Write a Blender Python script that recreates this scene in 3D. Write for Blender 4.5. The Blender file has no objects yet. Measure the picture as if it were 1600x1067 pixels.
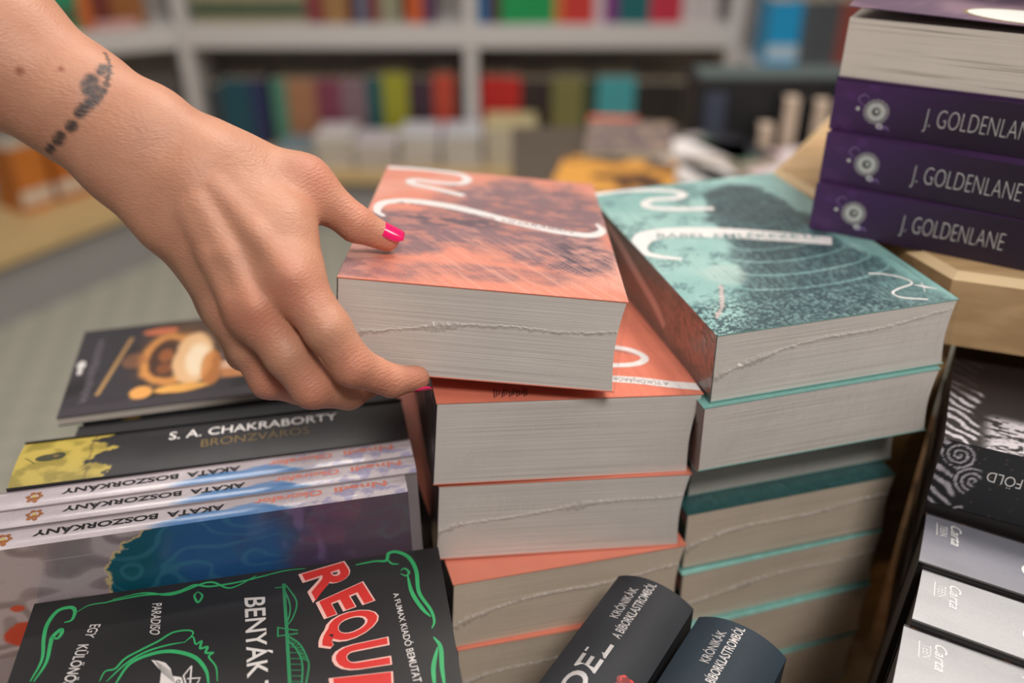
import bpy, bmesh, math, random
import numpy as np
from mathutils import Matrix, Vector

# ------------------------------------------------------------------ camera, world, lights, exposure
HC = 1.27                                   # eye of the camera above the floor
scene = bpy.context.scene
cam = bpy.data.cameras.new('camera'); cam_o = bpy.data.objects.new('camera', cam)
scene.collection.objects.link(cam_o)
cam.sensor_width = 36.0; cam.lens = 1430.0 / 1600 * 36
cam_o.location = (0, 0, HC); cam_o.rotation_euler = (math.radians(60), 0, 0)
cam.clip_start = 0.02
cam.dof.use_dof = True; cam.dof.focus_distance = 0.445; cam.dof.aperture_fstop = 2.9; cam.dof.aperture_blades = 9
scene.camera = cam_o
scene.view_settings.view_transform = 'Standard'; scene.view_settings.look = 'None'
scene.view_settings.exposure = -0.06; scene.view_settings.gamma = 1.0
scene.view_settings.use_curve_mapping = False

world = bpy.data.worlds.new('shop_ambient'); scene.world = world; world.use_nodes = True
world.node_tree.nodes['Background'].inputs[0].default_value = (1.0, 0.93, 0.88, 1)
world.node_tree.nodes['Background'].inputs[1].default_value = 0.18

def area(name, loc, target, size, power, col):
    l = bpy.data.lights.new(name, 'AREA'); l.shape = 'RECTANGLE'; l.size = size[0]; l.size_y = size[1]
    l.energy = power; l.color = col
    o = bpy.data.objects.new(name, l); scene.collection.objects.link(o)
    o.location = loc
    o.rotation_euler = (Vector(target) - Vector(loc)).to_track_quat('-Z', 'Y').to_euler()
    return o
area('ceiling_lamp_over_table', (0.75, 1.05, 2.75), (0.1, 0.5, 0.9), (0.5, 0.5), 27, (1.0, 0.92, 0.84))
area('ceiling_lamp_behind_viewer', (0.36, -0.80, 2.75), (0.1, 0.4, 0.8), (0.5, 0.5), 31, (1.0, 0.95, 0.90))
area('ceiling_lamp_by_bookcase', (-0.4, 1.35, 2.7), (-0.1, 3.2, 0.4), (1.4, 0.5), 35, (1.0, 0.95, 0.90))
area('ceiling_lamp_right_aisle', (1.7, 0.3, 2.75), (0.4, 0.5, 0.8), (0.5, 0.5), 8, (1.0, 0.92, 0.84))

# ------------------------------------------------------------------ helpers
C = scene.collection
rng = random.Random(7)
def lin(c):
    return [((x / 12.92) if x <= 0.04045 else ((x + 0.055) / 1.055) ** 2.4) for x in c]
def rgb(r, g, b): return tuple(lin((r / 255, g / 255, b / 255))) + (1,)
def LIN(a):
    a = np.clip(np.asarray(a, float) / 255.0, 0, 1)
    return np.where(a <= 0.04045, a / 12.92, ((a + 0.055) / 1.055) ** 2.4)

def new_mat(name):
    m = bpy.data.materials.new(name); m.use_nodes = True
    nt = m.node_tree; return m, nt, nt.nodes['Principled BSDF']
def N(nt, t, **k):
    n = nt.nodes.new(t)
    for a, b in k.items(): setattr(n, a, b)
    return n
def mat(name, col, rough=0.5, noise=0.08, scale=60, bump=0.0, spec=0.5, metal=0.0, stretch=(1, 1, 1), coat=0.0):
    m, nt, p = new_mat(name)
    tc = N(nt, 'ShaderNodeTexCoord'); mp = N(nt, 'ShaderNodeMapping'); mp.inputs['Scale'].default_value = stretch
    nz = N(nt, 'ShaderNodeTexNoise'); nz.inputs['Scale'].default_value = scale; nz.inputs['Detail'].default_value = 5
    nt.links.new(tc.outputs['Object'], mp.inputs[0]); nt.links.new(mp.outputs[0], nz.inputs['Vector'])
    mx = N(nt, 'ShaderNodeMix', data_type='RGBA')
    mx.inputs[6].default_value = [max(0, c * (1 - noise * 1.6)) for c in col[:3]] + [1]
    mx.inputs[7].default_value = [min(1, c * (1 + noise * 1.6)) for c in col[:3]] + [1]
    nt.links.new(nz.outputs['Fac'], mx.inputs[0]); nt.links.new(mx.outputs[2], p.inputs['Base Color'])
    p.inputs['Roughness'].default_value = rough; p.inputs['Specular IOR Level'].default_value = spec
    p.inputs['Metallic'].default_value = metal; p.inputs['Coat Weight'].default_value = coat; p.inputs['Coat Roughness'].default_value = 0.15
    if bump:
        b = N(nt, 'ShaderNodeBump'); b.inputs['Strength'].default_value = bump; b.inputs['Distance'].default_value = 0.001
        nt.links.new(nz.outputs['Fac'], b.inputs['Height']); nt.links.new(b.outputs[0], p.inputs['Normal'])
    return m
def art_mat(name, rough=0.35, coat=0.0, grain=0.06, spec=0.5):
    """printed board: the printed picture comes from the mesh's own 'art' attribute, with paper grain on top"""
    m, nt, p = new_mat(name)
    at = N(nt, 'ShaderNodeAttribute', attribute_name='art')
    nz = N(nt, 'ShaderNodeTexNoise'); nz.inputs['Scale'].default_value = 900; nz.inputs['Detail'].default_value = 3
    tc = N(nt, 'ShaderNodeTexCoord'); nt.links.new(tc.outputs['Object'], nz.inputs['Vector'])
    hs = N(nt, 'ShaderNodeHueSaturation'); mr = N(nt, 'ShaderNodeMapRange')
    mr.inputs['To Min'].default_value = 1 - grain * 2; mr.inputs['To Max'].default_value = 1 + grain * 2
    nt.links.new(nz.outputs['Fac'], mr.inputs['Value']); nt.links.new(mr.outputs[0], hs.inputs['Value'])
    nt.links.new(at.outputs['Color'], hs.inputs['Color']); nt.links.new(hs.outputs[0], p.inputs['Base Color'])
    p.inputs['Roughness'].default_value = rough; p.inputs['Coat Weight'].default_value = coat
    p.inputs['Coat Roughness'].default_value = 0.12; p.inputs['Specular IOR Level'].default_value = spec
    return m
def pages_mat(name, c1, c2, axis=2, freq=2300, pos=(.28, .55)):
    m, nt, p = new_mat(name)
    tc = N(nt, 'ShaderNodeTexCoord'); mp = N(nt, 'ShaderNodeMapping')
    s = [7, 7, 7]; s[axis] = freq; mp.inputs['Scale'].default_value = s
    nz = N(nt, 'ShaderNodeTexNoise'); nz.inputs['Scale'].default_value = 1.0; nz.inputs['Detail'].default_value = 2
    nt.links.new(tc.outputs['Object'], mp.inputs[0]); nt.links.new(mp.outputs[0], nz.inputs['Vector'])
    n2 = N(nt, 'ShaderNodeTexNoise'); n2.inputs['Scale'].default_value = 35; nt.links.new(tc.outputs['Object'], n2.inputs['Vector'])
    cr = N(nt, 'ShaderNodeValToRGB'); cr.color_ramp.elements[0].position, cr.color_ramp.elements[1].position = pos
    cr.color_ramp.elements[0].color = c1; cr.color_ramp.elements[1].color = c2
    nt.links.new(nz.outputs['Fac'], cr.inputs[0])
    hs = N(nt, 'ShaderNodeHueSaturation'); mr = N(nt, 'ShaderNodeMapRange'); mr.inputs['To Min'].default_value = 0.93; mr.inputs['To Max'].default_value = 1.07
    nt.links.new(n2.outputs['Fac'], mr.inputs['Value']); nt.links.new(mr.outputs[0], hs.inputs['Value'])
    nt.links.new(cr.outputs[0], hs.inputs['Color']); nt.links.new(hs.outputs[0], p.inputs['Base Color'])
    b = N(nt, 'ShaderNodeBump'); b.inputs['Strength'].default_value = 0.35; b.inputs['Distance'].default_value = 0.0006
    nt.links.new(nz.outputs['Fac'], b.inputs['Height']); nt.links.new(b.outputs[0], p.inputs['Normal'])
    p.inputs['Roughness'].default_value = 0.75; p.inputs['Specular IOR Level'].default_value = 0.25
    return m
def film_mat():
    m, nt, p = new_mat('clear_shrink_film'); nt.nodes.remove(p)
    out = nt.nodes['Material Output']
    tc = N(nt, 'ShaderNodeTexCoord'); mp = N(nt, 'ShaderNodeMapping')
    mp.inputs['Rotation'].default_value = (0, 0, math.radians(-38)); mp.inputs['Scale'].default_value = (240, 22, 120)
    nz = N(nt, 'ShaderNodeTexNoise'); nz.inputs['Scale'].default_value = 1; nz.inputs['Detail'].default_value = 4
    nt.links.new(tc.outputs['Object'], mp.inputs[0]); nt.links.new(mp.outputs[0], nz.inputs['Vector'])
    n2 = N(nt, 'ShaderNodeTexNoise'); n2.inputs['Scale'].default_value = 28; n2.inputs['Detail'].default_value = 3
    nt.links.new(tc.outputs['Object'], n2.inputs['Vector'])
    ad = N(nt, 'ShaderNodeMath', operation='ADD'); nt.links.new(nz.outputs['Fac'], ad.inputs[0]); nt.links.new(n2.outputs['Fac'], ad.inputs[1])
    b = N(nt, 'ShaderNodeBump'); b.inputs['Strength'].default_value = 0.8; b.inputs['Distance'].default_value = 0.0022
    nt.links.new(ad.outputs[0], b.inputs['Height'])
    gl = N(nt, 'ShaderNodeBsdfGlossy'); gl.inputs['Roughness'].default_value = 0.16; nt.links.new(b.outputs[0], gl.inputs['Normal'])
    tr = N(nt, 'ShaderNodeBsdfTransparent'); tr.inputs[0].default_value = (0.97, 0.97, 0.97, 1)
    fr = N(nt, 'ShaderNodeFresnel'); fr.inputs['IOR'].default_value = 1.52; nt.links.new(b.outputs[0], fr.inputs['Normal'])
    ge = N(nt, 'ShaderNodeNewGeometry'); inv = N(nt, 'ShaderNodeMath', operation='SUBTRACT'); inv.inputs[0].default_value = 1; nt.links.new(ge.outputs['Backfacing'], inv.inputs[1])
    mu = N(nt, 'ShaderNodeMath', operation='MULTIPLY'); nt.links.new(fr.outputs[0], mu.inputs[0]); nt.links.new(inv.outputs[0], mu.inputs[1])
    mx = N(nt, 'ShaderNodeMixShader'); nt.links.new(mu.outputs[0], mx.inputs[0])
    nt.links.new(tr.outputs[0], mx.inputs[1]); nt.links.new(gl.outputs[0], mx.inputs[2]); nt.links.new(mx.outputs[0], out.inputs[0])
    return m

# value noise for printed pictures (u, v in mm)
def vnoise(x, y, seed=0):
    xi = np.floor(x).astype(np.int64); yi = np.floor(y).astype(np.int64); fx = x - xi; fy = y - yi
    def h(a, b):
        n = (a * 374761393 + b * 668265263 + seed * 1442695041) & 0x7fffffff
        n = ((n ^ (n >> 13)) * 1274126177) & 0x7fffffff
        return ((n ^ (n >> 16)) & 0xffff) / 65535.0
    fx = fx * fx * (3 - 2 * fx); fy = fy * fy * (3 - 2 * fy)
    return (h(xi, yi) * (1 - fx) + h(xi + 1, yi) * fx) * (1 - fy) + (h(xi, yi + 1) * (1 - fx) + h(xi + 1, yi + 1) * fx) * fy
def fbm(x, y, seed=0, o=4):
    s = 0; a = 0.5; t = 0
    for i in range(o):
        s = s + a * vnoise(x * 2 ** i, y * 2 ** i, seed + i * 17); t += a; a *= 0.55
    return s / t
def sst(a, b, x):
    t = np.clip((x - a) / (b - a), 0, 1); return t * t * (3 - 2 * t)
def blend(a, b, f): return a * (1 - f[:, None]) + np.asarray(b, float) * f[:, None]
def in_poly(u, v, poly):
    r = np.zeros(u.shape, bool); n = len(poly); j = n - 1
    for i in range(n):
        xi, yi = poly[i]; xj, yj = poly[j]
        c = ((yi > v) != (yj > v)) & (u < (xj - xi) * (v - yi) / ((yj - yi) or 1e-9) + xi)
        r ^= c; j = i
    return r
def seg_dist(u, v, pts):
    d = np.full(u.shape, 1e9)
    for (ax, ay), (bx, by) in zip(pts, pts[1:]):
        l = (bx - ax) ** 2 + (by - ay) ** 2 or 1e-9
        t = np.clip(((u - ax) * (bx - ax) + (v - ay) * (by - ay)) / l, 0, 1)
        d = np.minimum(d, np.hypot(u - ax - t * (bx - ax), v - ay - t * (by - ay)))
    return d

class MB:
    """collects shapes and links them as ONE mesh object"""
    def __init__(s): s.v = []; s.f = []; s.m = []; s.c = {}
    def add(s, vs, fs, mi=0, col=None):
        o = len(s.v); s.v += [tuple(map(float, p)) for p in vs]
        s.f += [tuple(int(i) + o for i in f) for f in fs]; s.m += [mi] * len(fs)
        if col is not None:
            for i, c in enumerate(col): s.c[o + i] = c
        return s
    def box(s, a, b, mi=0, ch=0.0):
        (x0, y0, z0), (x1, y1, z1) = a, b
        if ch <= 0:
            return s.add([(x0, y0, z0), (x1, y0, z0), (x1, y1, z0), (x0, y1, z0), (x0, y0, z1), (x1, y0, z1), (x1, y1, z1), (x0, y1, z1)],
                         [(0, 3, 2, 1), (4, 5, 6, 7), (0, 1, 5, 4), (1, 2, 6, 5), (2, 3, 7, 6), (3, 0, 4, 7)], mi)
        bm = bmesh.new(); bmesh.ops.create_cube(bm, size=1)
        for v in bm.verts: v.co = Vector(((x0 + x1) / 2 + v.co.x * (x1 - x0), (y0 + y1) / 2 + v.co.y * (y1 - y0), (z0 + z1) / 2 + v.co.z * (z1 - z0)))
        bmesh.ops.bevel(bm, geom=list(bm.edges), offset=ch, segments=2, affect='EDGES', profile=0.5)
        bm.verts.index_update()
        s.add([v.co[:] for v in bm.verts], [[v.index for v in f.verts] for f in bm.faces], mi); bm.free(); return s
    def grid(s, fn, nu, nv, mi=0, art=None, size=(1, 1)):
        """fn(u,v)->xyz with u,v in mm over size; art(u,v)->sRGB 0..255"""
        us = np.linspace(0, size[0], nu + 1); vs = np.linspace(0, size[1], nv + 1)
        U, V = np.meshgrid(us, vs); U = U.ravel(); V = V.ravel(); P = fn(U, V)
        fs = []
        w = nu + 1
        for j in range(nv):
            for i in range(nu):
                a = j * w + i; fs.append((a, a + 1, a + w + 1, a + w))
        return s.add(P, fs, mi, LIN(art(U, V)) if art else None)
    def build(s, name, mats, parent=None, smooth=False):
        me = bpy.data.meshes.new(name); me.from_pydata(s.v, [], s.f); me.update()
        for m in (mats if isinstance(mats, (list, tuple)) else [mats]): me.materials.append(m)
        me.polygons.foreach_set('material_index', s.m)
        if smooth: me.polygons.foreach_set('use_smooth', [True] * len(s.f))
        if s.c:
            a = me.color_attributes.new('art', 'FLOAT_COLOR', 'POINT')
            arr = np.ones((len(s.v), 4), np.float32)
            for i, c in s.c.items(): arr[i, :3] = c
            a.data.foreach_set('color', arr.ravel())
        o = bpy.data.objects.new(name, me); C.objects.link(o)
        if parent: o.parent = parent
        return o

def thing(name, label, cat, M=None, group=None):
    o = bpy.data.objects.new(name, None); C.objects.link(o); o.empty_display_size = 0.02
    if M is not None: o.matrix_world = M
    o['label'] = label; o['category'] = cat
    if group: o['group'] = group
    return o
def tag(o, label, cat, group=None):
    o['label'] = label; o['category'] = cat
    if group: o['group'] = group
    return o
def pose(p, ang, dz=0.0):
    a, b, c = map(math.radians, ang)
    return Matrix.Translation((p[0], p[1], p[2] + HC + dz)) @ Matrix.Rotation(a, 4, 'Z') @ Matrix.Rotation(b, 4, 'X') @ Matrix.Rotation(c, 4, 'Y')

# ---- lettering and ribbons printed on a face.  A face frame is fn(u,v,h) -> xyz (mm in, metres out)
_tc = {}
def glyphs(body, off=0.0, shear=0.0):
    k = (body, off, shear)
    if k in _tc: return _tc[k]
    def ev(txt):
        cu = bpy.data.curves.new('t', 'FONT'); cu.body = txt; cu.size = 1; cu.resolution_u = 4; cu.offset = off; cu.shear = shear; cu.fill_mode = 'FRONT'
        o = bpy.data.objects.new('t', cu); C.objects.link(o); dg = bpy.context.evaluated_depsgraph_get(); dg.update()
        me = bpy.data.meshes.new_from_object(o.evaluated_get(dg))
        v = np.array([x.co[:2] for x in me.vertices]); f = [tuple(p.vertices) for p in me.polygons]
        bpy.data.objects.remove(o); bpy.data.curves.remove(cu); bpy.data.meshes.remove(me); return v, f
    v, f = ev(body); H, _ = ev('H')
    v = v.copy(); v[:, 0] -= v[:, 0].min(); v[:, 0] /= v[:, 0].max(); v[:, 1] /= H[:, 1].max()
    _tc[k] = (v, f); return _tc[k]
def text_quad(mb, fr, body, q, mi, off=0.0, h=0.16, shear=0.0):
    """q: corners BL, BR, TR, TL in mm"""
    v, f = glyphs(body, off, shear); q = np.array(q, float); s = v[:, 0:1]; t = v[:, 1:2]
    p = (q[0] * (1 - s) + q[1] * s) * (1 - t) + (q[3] * (1 - s) + q[2] * s) * t
    mb.add(fr(p[:, 0], p[:, 1], h), f, mi)
def text_line(mb, fr, body, a, b, height, mi, off=0.0, h=0.16, shear=0.0):
    """baseline from a to b, letters grow to the left of that direction"""
    a = np.array(a, float); b = np.array(b, float); d = (b - a) / np.hypot(*(b - a)); n = np.array([-d[1], d[0]]) * height
    text_quad(mb, fr, body, [a, b, b + n, a + n], mi, off, h, shear)
def crom(pts, n=8):
    p = np.array(pts, float)
    if len(p) < 3: return p
    q = np.vstack([2 * p[0] - p[1], p, 2 * p[-1] - p[-2]]); o = []
    for i in range(1, len(q) - 2):
        for t in np.linspace(0, 1, n, endpoint=False):
            o.append(0.5 * ((2 * q[i]) + (-q[i - 1] + q[i + 1]) * t + (2 * q[i - 1] - 5 * q[i] + 4 * q[i + 1] - q[i + 2]) * t * t + (-q[i - 1] + 3 * q[i] - 3 * q[i + 1] + q[i + 2]) * t ** 3))
    o.append(p[-1]); return np.array(o)
def ribbon(mb, fr, pts, w, mi, h=0.12, taper=False, smooth=True, lim=None):
    p = crom(pts) if smooth else np.array(pts, float)
    d = np.gradient(p, axis=0); d /= np.maximum(np.hypot(d[:, 0], d[:, 1]), 1e-6)[:, None]; n = np.stack([-d[:, 1], d[:, 0]], 1)
    k = len(p); ws = np.full(k, w / 2.0) if np.isscalar(w) else np.interp(np.linspace(0, 1, k), np.linspace(0, 1, len(w)), w) / 2
    if taper: ws = ws * np.sin(np.linspace(0.12, math.pi - 0.12, k)) ** 0.6
    a = p + n * ws[:, None]; b = p - n * ws[:, None]
    if lim: a = np.clip(a, lim[0], lim[1]); b = np.clip(b, lim[0], lim[1])
    vs = np.vstack([fr(a[:, 0], a[:, 1], h), fr(b[:, 0], b[:, 1], h)])
    mb.add(vs, [(i, i + 1, k + i + 1, k + i) for i in range(k - 1)], mi)
def poly(mb, fr, pts, mi, h=0.12):
    p = np.array(pts, float); mb.add(fr(p[:, 0], p[:, 1], h), [tuple(range(len(p)))], mi)
def disc(mb, fr, c, rx, ry, mi, h=0.12, n=24):
    t = np.linspace(0, 2 * math.pi, n, endpoint=False)
    poly(mb, fr, np.stack([c[0] + rx * np.cos(t), c[1] + ry * np.sin(t)], 1), mi, h)
def top_frame(t): return lambda u, v, h: np.stack([u / 1e3, v / 1e3, np.full(np.shape(u), t + h / 1e3)], 1)
def front_frame(): return lambda u, v, h: np.stack([u / 1e3, np.full(np.shape(u), -h / 1e3), v / 1e3], 1)
def left_frame(): return lambda u, v, h: np.stack([np.full(np.shape(u), -h / 1e3), u / 1e3, v / 1e3], 1)

# ------------------------------------------------------------------ measured data (metres relative to the eye; printed marks in mm on their cover)
POSE = {'AK1': [[-0.2485, 0.3596, -0.4348], [12.17, 0.0, -0.48], [0.2, 0.0155, 0.13]], 'AK2': [[-0.2423, 0.3464, -0.4334], [11.81, 0.0, -0.67], [0.1973, 0.0146, 0.1282]], 'AK3': [[-0.2482, 0.3253, -0.4329], [12.62, 0.0, -0.22], [0.2, 0.0153, 0.13]], 'BR': [[-0.2625, 0.373, -0.4379], [12.19, 0.11, 0.01], [0.2095, 0.0417, 0.1349]], 'CA1': [[0.2012, 0.3513, -0.4644], [-26.67, -0.0, 2.14], [0.2, 0.0425, 0.135]], 'CA2': [[0.187, 0.3148, -0.468], [-28.38, -0.0, 1.49], [0.2, 0.04, 0.135]], 'CA3': [[0.1658, 0.2802, -0.4718], [-27.41, -0.0, 1.6], [0.2, 0.0425, 0.135]], 'FO': [[0.2221, 0.381, -0.325], [-25.73, 0.0, 0.13], [0.2, 0.135, 0.042]], 'KR1': [[-0.0541, 0.1931, -0.5202], [-33.1, 0.74, 0.32], [0.043, 0.205, 0.17]], 'KR2': [[-0.0206, 0.1667, -0.5188], [-33.68, 0.38, 1.26], [0.046, 0.205, 0.17]], 'O1': [[-0.0873, 0.3854, -0.2384], [0.26, -4.52, 5.53], [0.1391, 0.2051, 0.0497]], 'O2': [[-0.0414, 0.3762, -0.3039], [10.86, -1.2, 4.71], [0.1417, 0.205, 0.0507]], 'O3': [[-0.0418, 0.3762, -0.356], [9.21, -1.16, 3.8], [0.14, 0.205, 0.0506]], 'O4': [[-0.0341, 0.3575, -0.4049], [16.76, -0.51, 3.45], [0.1384, 0.205, 0.0479]], 'P1': [[0.1857, 0.5314, -0.2267], [-31.04, -0.02, 0.12], [0.2, 0.135, 0.0292]], 'P2': [[0.1885, 0.5368, -0.1975], [-33.21, -0.04, 0.15], [0.2, 0.135, 0.0301]], 'P3': [[0.1915, 0.5441, -0.1673], [-30.82, -0.01, 0.18], [0.2, 0.135, 0.0295]], 'PB': [[-0.2731, 0.452, -0.32], [13.72, -1.22, -0.22], [0.1696, 0.1102, 0.0057]], 'RQ': [[-0.2092, 0.1935, -0.3676], [11.03, 0.13, -0.5], [0.2, 0.135, 0.03]], 'T1': [[0.1037, 0.3997, -0.268], [14.33, -0.1, -1.16], [0.1402, 0.2054, 0.041]], 'T2': [[0.1008, 0.3955, -0.3101], [14.33, -0.04, -1.1], [0.1415, 0.205, 0.042]], 'T4': [[0.1021, 0.409, -0.3946], [14.47, 0.03, -0.85], [0.1378, 0.205, 0.0428]]}
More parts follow.
